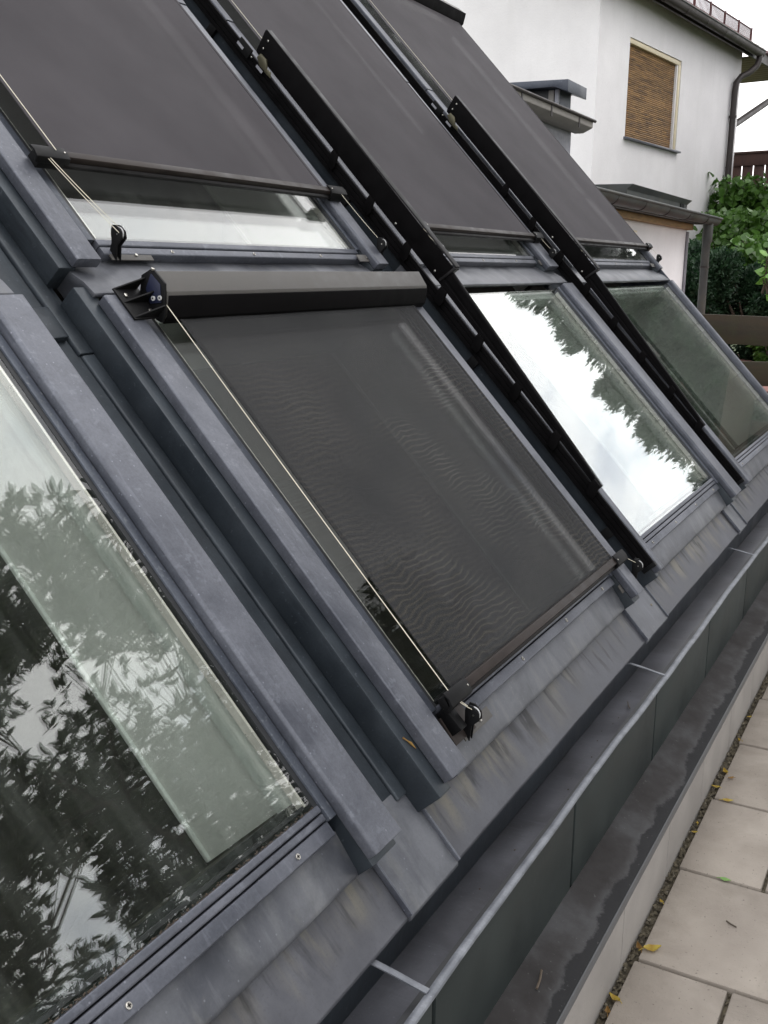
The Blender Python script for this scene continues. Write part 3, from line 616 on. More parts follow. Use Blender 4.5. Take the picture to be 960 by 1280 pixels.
# ================================================================ BLACK GUIDE RAILS
def guide(label, U, dv=0):
    t = Thing('guide_rail', ROOF, (U, 0, -.04), label, 'guide rail', 'black guide rails between the window columns')
    # lower rail with long grooves in its flank
    pr = [(U, -.040), (U, -.030), (U+.0025, -.029), (U+.0025, -.026), (U, -.025), (U, -.014), (U+.0025, -.013), (U+.0025, -.012), (U, -.011), (U, -.001), (U+.001, .0), (U+.009, .0), (U+.010, -.001), (U+.010, -.040)]
    MB().prism(pr, 'b', -.122, VT).build('rail', M['black'], t)
    MB().box(U-.002, U+.012, -.134, -.1215, -.042, .002).build('end_block', M['dark_plastic'], t, bevel=.0015)
    for v in (.0, .62, 1.25, 1.95, 2.6): MB().box(U+.001, U+.030, v, v+.03, -.076, -.0405).build('rail_foot', M['dark_plastic'], t, bevel=.001)
    # raised arm: tapers towards its lower end
    n = 24; vs = []; fs = []
    for k in range(n+1):
        v = .126+(.885-.126)*k/n; f = k/n
        wt = .018+(.066-.018)*min(1, f*1.02); wl = .004+.012*f
        for (du, q) in ((0, 0), (0, .30), (.002, .34), (.002, .46), (0, .50), (0, .92), (.003, 1), (.012, 1), (.014, .94), (.014, 0)): vs.append((U+du, v, wl+(wt-wl)*q))
    for k in range(n):
        for i in range(10): j = (i+1) % 10; fs.append((k*10+i, k*10+j, (k+1)*10+j, (k+1)*10+i))
    fs.append(tuple(range(9, -1, -1))); fs.append(tuple(n*10+i for i in range(10)))
    MB().add(vs, fs).build('arm', M['black'], t)
    MB().prism([(.885, .0645), (.126, .0183), (.126, .0190), (.885, .0660)], 'a', U+.0125, U+.0165).build('arm_edge', M['black_edge'], t)
    # wide plate box with a folded top edge
    pl = MB().prism([(.872, .075), (.880, .0165), (1.787, .0175), (1.792, .024), (1.806, .082), (1.800, .087), (.874, .079)], 'a', U-.004, U-.001).build('side_plate', M['black'], t, bevel=.0008)
    MB().prism([(U-.004, .083), (U-.003, .0875), (U+.020, .0885), (U+.024, .083), (U+.020, .0825), (U-.001, .0825)], 'b', .868, 1.805).build('top_fold', M['black_edge'], pl, bevel=.0008)
    MB().prism([(.864, .083), (.872, .083), (.880, .022), (.872, .022)], 'a', U-.004, U+.024).build('end_fold', M['black_edge'], pl, bevel=.0008)
    for v, w in ((1.776, .068), (1.775, .042), (.905, .030), (1.09, .026)): bolt(pl, (U-.0045, v, w), (-1, 0, 0), .0036, .0018)
    # brackets that tie the arm to the rail
    for v in (.137, .31, .487, .664, .84, 1.01, 1.19, 1.37):
        MB().prism([(v-.020, -.026), (v-.020, -.010), (v-.006, .019), (v+.018, .019), (v+.018, .008), (v+.004, -.026)], 'a', U-.0105, U-.0042 if v > .87 else U-.0006).build('tie_bracket', M['black'], t, bevel=.0006)
    # latch and slider blocks at the upper end
    MB().prism([(1.715, .004), (1.745, .001), (1.772, .012), (1.768, .028), (1.742, .030), (1.728, .020)], 'a', U-.012, U-.005).build('latch', M['brass'], t, bevel=.001)
    MB().prism([(1.695, .002), (1.725, .000), (1.730, .012), (1.705, .015)], 'a', U-.010, U-.005).build('latch_tongue', M['brass'], t, bevel=.001)
    MB().box(U-.005, U+.0, 1.80, 1.86, -.020, .012).build('slider', M['dark_plastic'], t, bevel=.001)
    for v in (1.83, 1.73): MB().box(U-.0062, U-.0052, v, v+.03, -.012, -.004).build('slider_mark', M['plaster_grey'], t)
    bolt(t, (U-.0055, 1.79, -.004), (-1, 0, 0), .003, .0015)
guide('long black guide rail with a raised arm and wide side plate, nearer of the two', 2.680)
guide('black guide rail with raised arm and side plate farther right, beside the last window column', 4.000)

# ================================================================ FOLIAGE HELPERS
def leaf_cloud(pos, size, aspect, normals_up=.3, bend=.18, heart=False, jit=.35, dirs=None):
    """many folded leaves as one mesh; pos (n,3) in units"""
    n = len(pos); d = RNG.normal(size=(n, 3)) if dirs is None else dirs+RNG.normal(size=(n, 3))*.35
    d /= np.linalg.norm(d, axis=1)[:, None]; up = RNG.normal(size=(n, 3))*.7+np.array([0, 0, normals_up*3])
    s = np.cross(d, up); s /= np.linalg.norm(s, axis=1)[:, None]; nn = np.cross(s, d)
    L_ = size*(1+jit*RNG.uniform(-1, 1, n))[:, None]; W_ = L_*aspect/2
    if heart: p = [(0, 0, 0), (.10, .75, 0), (.38, 1, 0), (.75, .52, 0), (1, 0, 0)]
    else: p = [(0, 0, 0), (.25, .72, 0), (.5, 1, 0), (.78, .6, 0), (1, 0, 0)]
    V = []
    mid = [pos+d*L_*a+nn*L_*(-bend*a*a) for a, _, _ in p]
    V += mid                                        # 5 along the midrib
    for k in (1, 2, 3): V.append(mid[k]+s*W_*p[k][1]+nn*L_*.06)
    for k in (1, 2, 3): V.append(mid[k]-s*W_*p[k][1]+nn*L_*.06)
    V = np.stack(V, 1).reshape(-1, 3)
    f0 = [(0, 1, 5), (1, 2, 6, 5), (2, 3, 7, 6), (3, 4, 7), (0, 8, 1), (1, 8, 9, 2), (2, 9, 10, 3), (3, 10, 4)]
    return V, f0, 11
def needle_cloud(pos, size, aspect, dirs):
    n = len(pos); d = dirs+RNG.normal(size=(n, 3))*.45; d /= np.linalg.norm(d, axis=1)[:, None]
    q = np.cross(d, RNG.normal(size=(n, 3))); q /= np.linalg.norm(q, axis=1)[:, None]; l = size*RNG.uniform(.6, 1.4, (n, 1))
    V = np.stack([pos, pos+d*l*.45+q*l*aspect/2, pos+d*l, pos+d*l*.45-q*l*aspect/2], 1).reshape(-1, 3)
    return V, [(0, 1, 2, 3)], 4
def cloud_mesh(name, V, f0, k, mat, parent=None, frame=None, base=(0, 0, 0), **kw):
    b = np.array(parent.base if parent else base); V = (V-b)*S; n = len(V)//k
    lens = [len(f) for f in f0]; flat = np.concatenate([np.array(f) for f in f0])
    loops = (flat[None, :]+(np.arange(n)*k)[:, None]).ravel(); tot = np.tile(lens, n)
    me = bpy.data.meshes.new(name); me.vertices.add(len(V)); me.vertices.foreach_set('co', V.ravel())
    me.loops.add(len(loops)); me.loops.foreach_set('vertex_index', loops.astype(np.int32))
    me.polygons.add(len(tot)); st = np.concatenate([[0], np.cumsum(tot)[:-1]]); me.polygons.foreach_set('loop_start', st.astype(np.int32)); me.polygons.foreach_set('loop_total', tot.astype(np.int32))
    me.update(); me.validate(); me.materials.append(mat); o = bpy.data.objects.new(name, me); COL.objects.link(o)
    if parent: o.parent = parent.o
    else: o.matrix_world = frame.matrix(base)
    props(o, **kw); return o
def whorls(cen, rad, n, per, hollow=.25, holes=6, seed=1, cl=None):
    """twig-tip clusters spread in an ellipsoid with some openings"""
    g = np.random.default_rng(seed); P = []
    hc = g.normal(size=(holes, 3)); hc = hc/np.linalg.norm(hc, axis=1)[:, None]*g.uniform(.3, .9, (holes, 1)); hr = g.uniform(.16, .34, holes)
    nb = 26 if holes < 30 else 110; bl = g.normal(size=(nb, 3)); bl = bl/np.linalg.norm(bl, axis=1)[:, None]*(g.uniform(.35, .98, (nb, 1)) if nb == 26 else g.uniform(0, 1, (nb, 1))**.4); br = g.uniform(.2, .42, nb)*(1 if nb == 26 else .55)
    while len(P) < n:
        q = g.uniform(-1.15, 1.15, (n, 3)); inb = (np.linalg.norm(q[:, None]-bl[None], axis=2) < br[None]).any(1)
        out = (np.linalg.norm(q[:, None]-hc[None], axis=2) < hr[None]).any(1)
        q = q[inb & ~out]; P += list(q)
    P = np.array(P[:n]); W = P*np.array(rad)+np.array(cen)
    d = P/np.maximum(.05, np.linalg.norm(P, axis=1)[:, None])+np.array([0, 0, .25])
    W = np.repeat(W, per, 0)+g.normal(size=(n*per, 3))*.012; d = np.repeat(d, per, 0)+g.normal(size=(n*per, 3))*.75
    return W, d
def limbs(mb, base, cen, rad, n, r0, seed):
    g = random.Random(seed); base = Vector(base); cen = Vector(cen)
    top = cen+Vector((0, 0, rad[2]*.55)); mb.tube([base, base.lerp(top, .33)+Vector((.05, .03, 0)), base.lerp(top, .66)+Vector((-.04, .06, 0)), top], [r0, r0*.78, r0*.5, r0*.15], 9)
    for k in range(n):
        a = base.lerp(top, g.uniform(.35, .92)); th = g.uniform(0, 6.28); ph = g.uniform(-.2, .9); q = g.uniform(.6, .95)
        e = cen+Vector((rad[0]*math.cos(th)*math.cos(ph), rad[1]*math.sin(th)*math.cos(ph), rad[2]*math.sin(ph)))*q
        m = a.lerp(e, .5)+Vector((g.uniform(-.1, .1), g.uniform(-.1, .1), g.uniform(.0, .2))); mb.tube([a, m, e], [r0*.22, r0*.12, r0*.03], 6)
        for j in range(3):
            e2 = e+Vector((g.uniform(-.4, .4), g.uniform(-.4, .4), g.uniform(-.2, .4))); mb.tube([m, m.lerp(e2, .6)+Vector((0, 0, .05)), e2], [r0*.07, r0*.04, r0*.012], 5)
def broad_tree(label, base, cen, rad, n, per, leaf, seed, r0=.09):
    t = Thing('broadleaf_tree', WORLD, base, label, 'tree')
    mb = MB(); limbs(mb, base, cen, rad, 15, r0, seed); mb.build('trunk', M['bark'], t, smooth=True)
    P, d = whorls(cen, rad, n, per, seed=seed, holes=34); V, f, k = leaf_cloud(P, leaf, .34, .2, dirs=d, jit=.55)
    cloud_mesh('crown', V, f, k, M['leaf_tree'], t, kind='stuff')
def conifer(label, base, h, r, n, seed, low=.04, group='tall conifers beyond the end of the terrace'):
    t = Thing('conifer_tree', WORLD, base, label, 'tree', group)
    b = Vector(base); g = np.random.default_rng(seed)
    mb = MB(); mb.tube([b, b+Vector((.03, 0, h*.5)), b+Vector((0, 0, h*.97))], [r*.08, r*.05, r*.008], 8); pts = []; dd = []
    nb = 260
    for k in range(nb):
        f = low+(1-low)*(k/nb)**.9; z = h*f; a = g.uniform(0, 6.28); L_ = r*(1-f)**.5*g.uniform(.6, 1.12)+.06
        e = Vector((math.cos(a)*L_, math.sin(a)*L_, z+L_*g.uniform(-.18, .25))); s0 = Vector((0, 0, z))
        if k % 2 == 0: mb.tube([b+s0, b+s0.lerp(e, .5)+Vector((0, 0, .03)), b+e], [.028*(1-f)+.008, .016*(1-f)+.006, .003], 5)
        m = int(1.5*n/nb*(.25+1.6*(1-f))); q = g.uniform(.12, 1.02, m)**.7; p = np.array(s0)[None]*(1-q[:, None])+np.array(e)[None]*q[:, None]
        p += g.normal(size=(m, 3))*np.array([.13, .13, .09])*(.35+.65*q[:, None])*r*.42; pts.append(p+np.array(b)); dd.append(np.tile(np.array(e-s0)+np.array([0, 0, .25]), (m, 1)))
    mb.build('trunk', M['bark'], t, smooth=True)
    m = int(n*.55); z_ = g.uniform(0, 1, m)**1.25*.97; a = g.uniform(0, 6.283, m); q = r*.72*np.maximum(0, 1-z_)**.5*g.uniform(0, 1, m)**.5*(1+.22*np.sin(a*5+z_*31)*np.sin(z_*47))
    pts.append(np.stack([b.x+q*np.cos(a), b.y+q*np.sin(a), b.z+z_*h], 1)); dd.append(np.stack([np.cos(a), np.sin(a), .3+0*a], 1))
    P = np.concatenate(pts); D = np.concatenate(dd); D /= np.linalg.norm(D, axis=1)[:, None]
    V, f, k = needle_cloud(P, .07, .42, D); cloud_mesh('crown', V, f, k, M['leaf_con'], t, kind='stuff')

# ================================================================ HOUSE
def lx(frame_pts): return frame_pts
def house():
    t = Thing('white_house', HOUSE, (2.4, .0, GZ), 'white rendered two-storey house with a roller blind window and dark eaves', 'house')
    H = 3.16; T = .22
    # front wall with the window opening cut out of it, and the side wall facing the roof windows
    wx0, wx1, wz0, wz1 = .845, 2.50, 1.545, 2.645
    mb = MB(); xs = [0, wx0, wx1, 4.86]; zs = [GZ-.1, wz0, wz1, H]; vs = []; fs = []
    for j, z in enumerate(zs):
        for i, x in enumerate(xs): vs.append((x, 0, z))
    for j in range(3):
        for i in range(3):
            if (i, j) != (1, 1): fs.append((j*4+i, j*4+i+1, (j+1)*4+i+1, (j+1)*4+i))
    nb = len(vs); vs += [(wx0, T, wz0), (wx1, T, wz0), (wx1, T, wz1), (wx0, T, wz1)]
    fs += [(5, 6, nb+1, nb), (6, 10, nb+2, nb+1), (10, 9, nb+3, nb+2), (9, 5, nb, nb+3)]
    mb.add(vs, fs)
    mb.build('wall', M['plaster'], t, recalc=False)
    MB().prism([(0, GZ-.1), (9, GZ-.1), (9, 9.0), (0, H+.0)], 'a', -.004, .001).build('wall', M['plaster'], t)
    MB().box(4.855, 4.86, .001, 9, GZ-.1, H).build('wall', M['plaster'], t)
    # window: cream frame, blind slats, sill
    fr = MB().box(wx0+.002, wx1-.002, .012, .14, wz1-.055, wz1-.002).build('window', M['cream'], t, bevel=.003)
    MB().box(wx0+.002, wx0+.030, .075, .14, wz0+.03, wz1-.051).build('frame', M['cream'], fr, bevel=.003)
    MB().box(wx1-.062, wx1-.002, .008, .14, wz0+.03, wz1-.051).build('frame', M['cream'], fr, bevel=.003)
    MB().box(wx1-.098, wx1-.063, .020, .10, wz0+.03, wz1-.051).build('guide_strip', M['plaster'], fr, bevel=.002)
    MB().prism([(-.055, wz0-.006), (-.055, wz0+.016), (.0, wz0+.022), (.14, wz0+.030), (.14, wz0-.006)], 'a', wx0-.035, wx1+.05).build('sill', M['zinc'], fr, bevel=.003)
    MB().box(wx0+.01, wx1-.01, .15, .16, wz0, wz1).build('backing', M['gasket'], fr)
    n = 46; z = wz0+.034; dz = (wz1-.055-z)/n
    for k in range(n):
        q = .5*math.sin(k*1.7)*.002
        MB().prism([(.052+q, z+k*dz), (.046+q, z+k*dz+dz*.42), (.052+q, z+k*dz+dz*.9), (.062, z+k*dz+dz*.5)], 'a', wx0+.032, wx1-.099).build('slat', M['slat'], fr)
    # roof: eaves with fascia, gutter, soffit, tiled slope
    sl = .60; ey = -.20; ez = 3.09
    MB().prism([(ey+.05, ez-.02), (ey+.05, ez+.055), (3.6, ez+.05+3.7*sl), (3.6, ez+3.7*sl-.04), (.02, ez+.06), (.0, ez+.055)], 'a', -.35, 4.86+.0).build('roof_deck', M['soffit'], t)
    MB().box(-.35, 6.9, ey+.02, ey+.049, ez-.05, ez+.075).build('eaves_board', M['pipe'], t)
    # tiles: overlapping rows of slightly arched tiles near the eaves
    dx = .27; dy = .30; mb = MB(); prof = [(0, 0), (.04, .022), (.10, .030), (.16, .022), (.20, .004), (.255, .0)]
    for r_ in range(4):
        for c in range(27):
            x0 = -.38+c*dx; y0 = ey-.02+r_*dy; pts = []
            tile = MB()
            vs = [(x0+a, yy, ez+.085+(yy-ey)*sl+b_+(.018 if yy == y0 else 0)) for yy in (y0, y0+dy+.04) for a, b_ in prof]
            vs += [(x, y, zz-.014) for x, y, zz in vs]; m = len(prof)
            fs = [(i, i+1, m+i+1, m+i) for i in range(m-1)]+[(2*m+i, 3*m+i, 3*m+i+1, 2*m+i+1) for i in range(m-1)]+[(i, 2*m+i, 2*m+i+1, i+1) for i in range(m-1)]
            if r_ < 2 and c > 3: tile.add(vs, fs).build('roof_tile', M['tiles'], t, smooth=True)
            else: mb.add(vs, fs)
    mb.build('roof_tiles', M['tiles'], t, kind='stuff')
    MB().prism([(.9, ez+.02+1.1*sl), (.9, ez+.06+1.1*sl), (3.6, ez+.06+3.8*sl), (3.6, ez+.02+3.8*sl)], 'a', -.38, 6.9).build('roof_slope', M['tiles'], t)
    # half round gutter and bent downpipe
    pr = [(ey-.115+.0575+.0575*math.cos(a), ez+.035-.088*math.sin(a)) for a in [i*math.pi/8 for i in range(9)]]
    pr = [(y, z) for y, z in pr]+[(ey-.115+.0575+.052*math.cos(a), ez+.035-.082*math.sin(a)) for a in [i*math.pi/8 for i in range(8, -1, -1)]]
    g = MB().prism(pr, 'a', -.35, 4.90).build('eaves_gutter', M['pipe'], t, smooth=True)
    MB().tube([(-.35, ey-.116, ez+.036), (4.91, ey-.116, ez+.036)], .010, 8).build('gutter_bead', M['gutter_old'], g, smooth=True)
    for x in (.4, 1.1, 1.8, 2.5, 3.2, 3.9): MB().prism([(y, z) for y, z in pr[:9]]+[(y*1.0, z-.006) for y, z in reversed(pr[:9])], 'a', x, x+.03).build('gutter_hook', M['pipe'], g)
    x = 4.82
    MB().tube([(x, ey-.057, ez+.0), (x, ey-.057, ez-.09), (x-.03, ey-.04, ez-.17), (x-.13, -.17, ez-.27), (x-.25, -.10, ez-.33), (x-.32, -.06, ez-.42), (x-.335, -.055, ez-.55), (x-.335, -.055, ez-2.2), (x-.335, -.055, GZ)], .043, 12).build('downpipe', M['pipe'], t, smooth=True)
    for z in (2.2, 1.0): MB().tube([(x-.335, -.055, z), (x-.335, -.055, z+.03)], .053, 12).build('pipe_clip', M['pipe'], t)
    # gable overhang on the right: soffit boards and slanting brace
    for k in range(12):
        x0 = 4.87+k*.165
        MB().prism([(ey+.05, ez-.03), (ey+.05, ez-.01), (3.4, ez-.01), (3.4, ez-.03)], 'a', x0, x0+.160).build('soffit_board', M['soffit'], t, bevel=.003)
    MB().box(4.865, 6.9, 3.4, 3.46, ez-.06, ez+.05).build('soffit_end_board', M['pipe'], t)
    MB().tube([(4.80, .06, 2.12), (7.6, .06, 3.06)], .05, 8).build('brace', M['pipe'], t)
    # snow guard grid on the tiles
    sg = Thing('snow_guard', HOUSE, (2, -.3, 3.08), 'red-brown grid fence along the edge of the tiled roof', 'snow guard')
    yb = .0; zb = 3.33; zt = 3.50
    MB().tube([(-.3, yb, zt), (5.19, yb, zt)], .011, 6).build('top_rail', M['tiles'], sg); MB().tube([(-.3, yb, zb+.02), (5.19, yb, zb+.02)], .009, 6).build('bottom_rail', M['tiles'], sg)
    k = 0; x = 1.6
    while x < 5.19: MB().box(x-.005, x+.005, yb-.004, yb+.004, zb+.02, zt).build('grid_bar', M['tiles'], sg); x += .044
    x = 0
    for x in (1.59, 2.19, 2.79, 3.39, 3.99, 4.59, 5.18): MB().prism([(yb-.012, zb-.03), (yb+.012, zb-.03), (yb+.012, zt+.02), (yb-.012, zt+.02)], 'a', x-.014, x+.014).build('post', M['tiles'], sg, bevel=.003)
    # balcony with boarded railing at the right-hand corner
    b = Thing('balcony', HOUSE, (5.2, -.2, 1.1), 'brown boarded balcony railing at the corner of the white house, vines below', 'balcony')
    xb = 4.98
    MB().box(xb-.03, xb+.08, -2.6, .12, 1.755, 1.785).build('handrail', M['brown_wood'], b, bevel=.006)
    MB().box(xb+.0, xb+.035, -2.6, .10, 1.585, 1.752).build('rail_board', M['brown_wood'], b, bevel=.006)
    MB().box(xb-.004, xb+.030, -2.6, .10, .80, .93).build('rail_board', M['brown_wood'], b, bevel=.006)
    y = .08; k = 0
    while y > -2.5:
        w_ = .150; MB().box(xb+.036, xb+.060, y-w_, y, .62, 1.70+0*.01).build('board', M['brown_wood'], b, bevel=.004); y -= w_+.018; k += 1
    MB().box(xb+.02, 7.2, -2.6, .10, .50, .60).build('balcony_floor', M['brown_wood'], b)
    MB().box(xb+.0, xb+.09, -.86, -.77, GZ, .60).build('post', M['cream'], b, bevel=.006)
house()

def annex():
    t = Thing('annex_building', WORLD, (7.5, 2.0, GZ), 'low white annex with an old grey gutter and wooden beam under its eaves', 'building')
    Y = 1.975; xr = 8.56
    MB().box(5.56, xr, Y, Y+2.4, GZ-.1, .372).build('wall', M['plaster'], t, bevel=.006)
    MB().box(5.56, xr-.02, Y-.050, Y-.003, .353, .398).build('beam', M['wood_beam'], t, bevel=.004)
    MB().prism([(Y-.10, .400), (Y-.10, .425), (Y+2.5, .50), (Y+2.5, .47)], 'a', 5.56, xr+.12).build('roof_sheet', M['gutter_old'], t, bevel=.003)
    pr = [(Y-.16+.055*math.cos(a), .448-.055*math.sin(a)) for a in [i*math.pi/8 for i in range(9)]]; pr += [(Y-.16+.049*math.cos(a), .448-.049*math.sin(a)) for a in [i*math.pi/8 for i in range(8, -1, -1)]]
    g = MB().prism(pr, 'a', 5.4, xr+.24).build('eaves_gutter', M['gutter_old'], t, smooth=True)
    MB().tube([(5.4, Y-.216, .449), (xr+.245, Y-.216, .449)], .009, 8).build('gutter_bead', M['gutter_old'], g, smooth=True)
    for x in (5.9, 6.5, 7.1, 7.7, 8.3): MB().prism([(y, z) for y, z in pr[:9]]+[(y, z-.005) for y, z in reversed(pr[:9])], 'a', x, x+.022).build('gutter_hook', M['pipe'], g)
    MB().tube([(xr+.05, Y-.15, .41), (xr+.05, Y-.15, .27), (xr+.05, Y-.145, .25), (xr+.05, Y-.145, GZ)], [.040, .040, .033, .033], 12).build('downpipe', M['gutter_old'], t, smooth=True)
    MB().tube([(xr+.05, Y-.145, .06), (xr+.05, Y-.145, .075)], .037, 12).build('pipe_clip', M['pipe'], t); MB().tube([(xr-.04, Y-.012, .34), (xr-.04, Y-.012, GZ)], .012, 8).build('cable_pipe', M['plaster_grey'], t)
    p = MB().box(6.86, 7.03, Y-.018, Y-.004, .215, .292).build('wall_plate', M['cream'], t, bevel=.003); MB().box(6.875, 7.015, Y-.0195, Y-.0175, .228, .279).build('plate_face', M['plaster'], p)
    MB().prism([(Y+.06, .50), (Y+.06, .56), (Y+.02, .595), (Y+.34, .60), (Y+.34, .50)], 'a', 7.0, 8.75).build('roof_vent_box', M['gutter_old'], t, bevel=.006)
    MB().box(8.50, 8.62, Y+.055, Y+.0605, .525, .560).build('vent_grille', M['dark_plastic'], t)
annex()
def dormer():
    t = Thing('dormer', WORLD, (6.9, 2.7, .6), 'small grey dormer with metal cap and pale gutter against the white house', 'dormer')
    Y = 2.60
    MB().box(5.6, 7.44, Y, Y+1.6, GZ, 1.085).build('wall', M['plaster_grey'], t, bevel=.004)
    MB().prism([(Y-.12, 1.078), (Y-.12, 1.088), (Y+1.6, 1.136+1.6*.41), (Y+1.6, 1.126+1.6*.41)], 'a', 5.6, 7.47).build('roof_sheet', M['zinc'], t, bevel=.002)
    MB().prism([(Y-.14, 1.074), (Y-.14, 1.030), (Y-.07, .998), (Y-.005, .998), (Y-.005, 1.074)], 'a', 5.6, 7.50).build('gutter_box', M['clad'], t, bevel=.004)
    MB().tube([(5.6, Y-.148, 1.078), (7.52, Y-.148, 1.078)], .0115, 8).build('gutter_bead', M['pipe'], t, smooth=True)
    for x in (6.1, 6.62, 7.18): MB().box(x, x+.022, Y-.1445, Y-.1395, 1.0, 1.076).build('gutter_hook', M['pipe'], t)
    MB().box(7.2, 7.425, Y+.01, Y+1.55, 1.10, 1.262).build('side_wall', M['zinc_mid'], t)
    MB().box(7.190, 7.1985, Y+.095, Y+1.5, 1.10, 1.26).build('dark_opening', M['gasket'], t)
    MB().box(7.17, 7.1985, Y+.012, Y+.040, 1.11, 1.258).build('post', M['plaster_grey'], t, bevel=.002); MB().box(7.178, 7.1985, Y+.050, Y+.090, 1.12, 1.255).build('post', M['clad'], t, bevel=.002)
    MB().prism([(Y-.08, 1.225), (Y-.08, 1.305), (Y+1.6, 1.345), (Y+1.6, 1.262), (Y+.02, 1.262)], 'a', 7.10, 7.50).build('cap', M['zinc_mid'], t, bevel=.003)
dormer()

# ================================================================ GARDEN END: plank fence, red terrace, hedge, vines
def garden():
    f = Thing('plank_fence', WORLD, (6.5, 1, GZ), 'weathered brown plank fence crossing the end of the terrace', 'fence')
    for z0, z1, dz in ((-.408, -.233, 0), (-.652, -.505, .0), (-.90, -.735, 0), (-1.15, -.98, 0)):
        MB().prism([(6.50, z0), (6.50, z1), (6.525, z1), (6.525, z0)], 'b', -1.2, 2.2, 24, lambda q, a, b_: (0, wob(q, .003, 3, z0*9))).build('plank', M['plank'], f, bevel=.004)
    for y in (-1.1, .45, 1.75): MB().box(6.526, 6.60, y, y+.08, GZ-.05, -.27).build('post', M['plank'], f, bevel=.004)
    t = Thing('raised_terrace', WORLD, (8.5, .8, GZ), kind='structure')
    MB().box(7.3, 10.4, -.6, 1.96, GZ, -.765).build('terrace_core', M['red_paving'], t)
    x = 7.3; k = 0
    while x < 10.3:
        y = -.6-(k % 2)*.11
        while y < 1.9:
            if x > 8.6 and y > .7: MB().box(x+.003, x+.207, max(y, -.6)+.003, y+.217, -.764, -.750).build('paver', M['red_paving'], t, bevel=.003)
            y += .22
        x += .21; k += 1
    # clipped conifer bushes
    def bush(label, cen, rad, n, leaf, mat, seed, asp=.4, cat='bush', group=None, holes=5):
        b = (cen[0], cen[1], -.765); t = Thing('bush', WORLD, b, label, cat, group)
        P, d = whorls(cen, rad, n, 5, seed=seed, holes=holes); V, f_, k = leaf_cloud(P, leaf, asp, .3, dirs=d)
        cloud_mesh('foliage', V, f_, k, M[mat], t, kind='stuff')
        mb = MB(); g = random.Random(seed); B_ = Vector(b)
        for q in range(9): e = Vector(cen)+Vector((rad[0]*g.uniform(-.7, .7), rad[1]*g.uniform(-.7, .7), rad[2]*g.uniform(0, .7))); mb.tube([B_, B_.lerp(e, .5), e], [.03, .02, .005], 6)
        mb.build('stem', M['bark'], t)
        c = np.array(cen); g2 = np.random.default_rng(seed+5); q = g2.normal(size=(1400, 3)); q /= np.linalg.norm(q, axis=1)[:, None]
    bush('dark clipped yew bush beside the annex downpipe', (9.75, 2.10, -.28), (.50, .42, .56), 5200, .045, 'leaf_con', 11)
    bush('dark conifer bush in the middle of the hedge behind the plank fence', (10.0, 1.62, -.38), (.48, .42, .62), 5200, .045, 'leaf_con', 12)
    bush('dark bush at the right edge of the picture behind the fence', (10.1, 1.05, -.42), (.5, .5, .62), 4600, .048, 'leaf_con', 13)
    bush('low bright green plant at the foot of the dark hedge', (9.6, 1.38, -.66), (.14, .22, .12), 260, .06, 'leaf_mid', 14, .5, 'plant')
    # vine hanging over the balcony boards: leaves in three reaches
    def vine(label, cen, rad, n, leaf, mat, seed, heart=False, group=None):
        t = Thing('vine', WORLD, cen, label, 'vine', group)
        g = np.random.default_rng(seed); P = g.normal(size=(n, 3))*.5; P = np.clip(P, -1, 1)*np.array(rad)+np.array(cen)
        d = g.normal(size=(n, 3))+np.array([-1.0, -.4, -.9])
        V, f_, k = leaf_cloud(P, leaf, .95, .1, heart=heart, dirs=d, bend=.25); cloud_mesh('leaves', V, f_, k, M[mat], t, kind='stuff')
        mb = MB(); gg = random.Random(seed); c = Vector(cen)
        for q in range(7):
            a = c+Vector((0, rad[1]*gg.uniform(-.8, .8), -rad[2])); e = c+Vector((0, rad[1]*gg.uniform(-.9, .9), rad[2]*gg.uniform(.3, .95))); mb.tube([a, a.lerp(e, .5)+Vector((.03, .05, 0)), e], [.012, .009, .004], 5)
        mb.build('stem', M['bark'], t)
    vine('dense green vine climbing the brown balcony boards', (15.4, 2.82, .92), (.25, .42, .42), 1500, .095, 'leaf_mid', 21)
    vine('vine leaves spilling below the balcony above the hedge', (14.6, 2.55, .42), (.5, .62, .42), 2600, .09, 'leaf_mid', 22)
    vine('thin vine tendrils on the brown downpipe of the white house', (16.0, 3.20, 1.12), (.05, .07, .42), 60, .10, 'leaf_dark', 23)
    vine('pale heart-shaped leaves in front of the hedge at the right edge', (9.5, 1.42, .05), (.12, .11, .20), 70, .075, 'leaf_light', 24, True)
    vine('bright green creeper covering the top of the hedge', (10.4, 1.62, .16), (.35, .34, .22), 900, .085, 'leaf_mid', 25)
garden()

# ================================================================ TREES REFLECTED IN THE PANES
broad_tree('second broadleaf tree at the nearer side of the large one', (2.9, -3.9, GZ), (3.0, -3.7, 2.6), (2.2, 2.2, 2.4), 6800, 6, .090, 8)
broad_tree('large broadleaf tree with long narrow leaves standing in the garden opposite the windows', (5.1, -3.1, GZ), (5.0, -2.75, 2.85), (2.5, 2.5, 2.75), 9500, 6, .094, 3)
def pol(az, d, z=GZ): return (d*math.cos(R(az)), 1.5+d*math.sin(R(az)), z)
conifer('tallest dark conifer beyond the end of the terrace', pol(-2.2, 13), 5.3, .85, 46000, 31)
conifer('second tallest conifer of the row, just outward of the tallest', pol(-4.7, 13.4), 4.6, .98, 46000, 32)
conifer('middle-sized conifer in the row of conifers', pol(-7.4, 13.8), 4.1, .98, 42000, 36)
conifer('shorter conifer near the outer end of the row', pol(-9.5, 14), 3.5, .9, 36000, 33)
conifer('lowest young conifer of the row', pol(-11.6, 14.5), 2.75, .8, 26000, 34)
conifer('broad conifer behind the tallest one', pol(-3.6, 16.2), 5.75, 1.35, 52000, 37)
conifer('broad conifer behind the shorter ones', pol(-7.2, 16.6), 4.75, 1.5, 52000, 38)

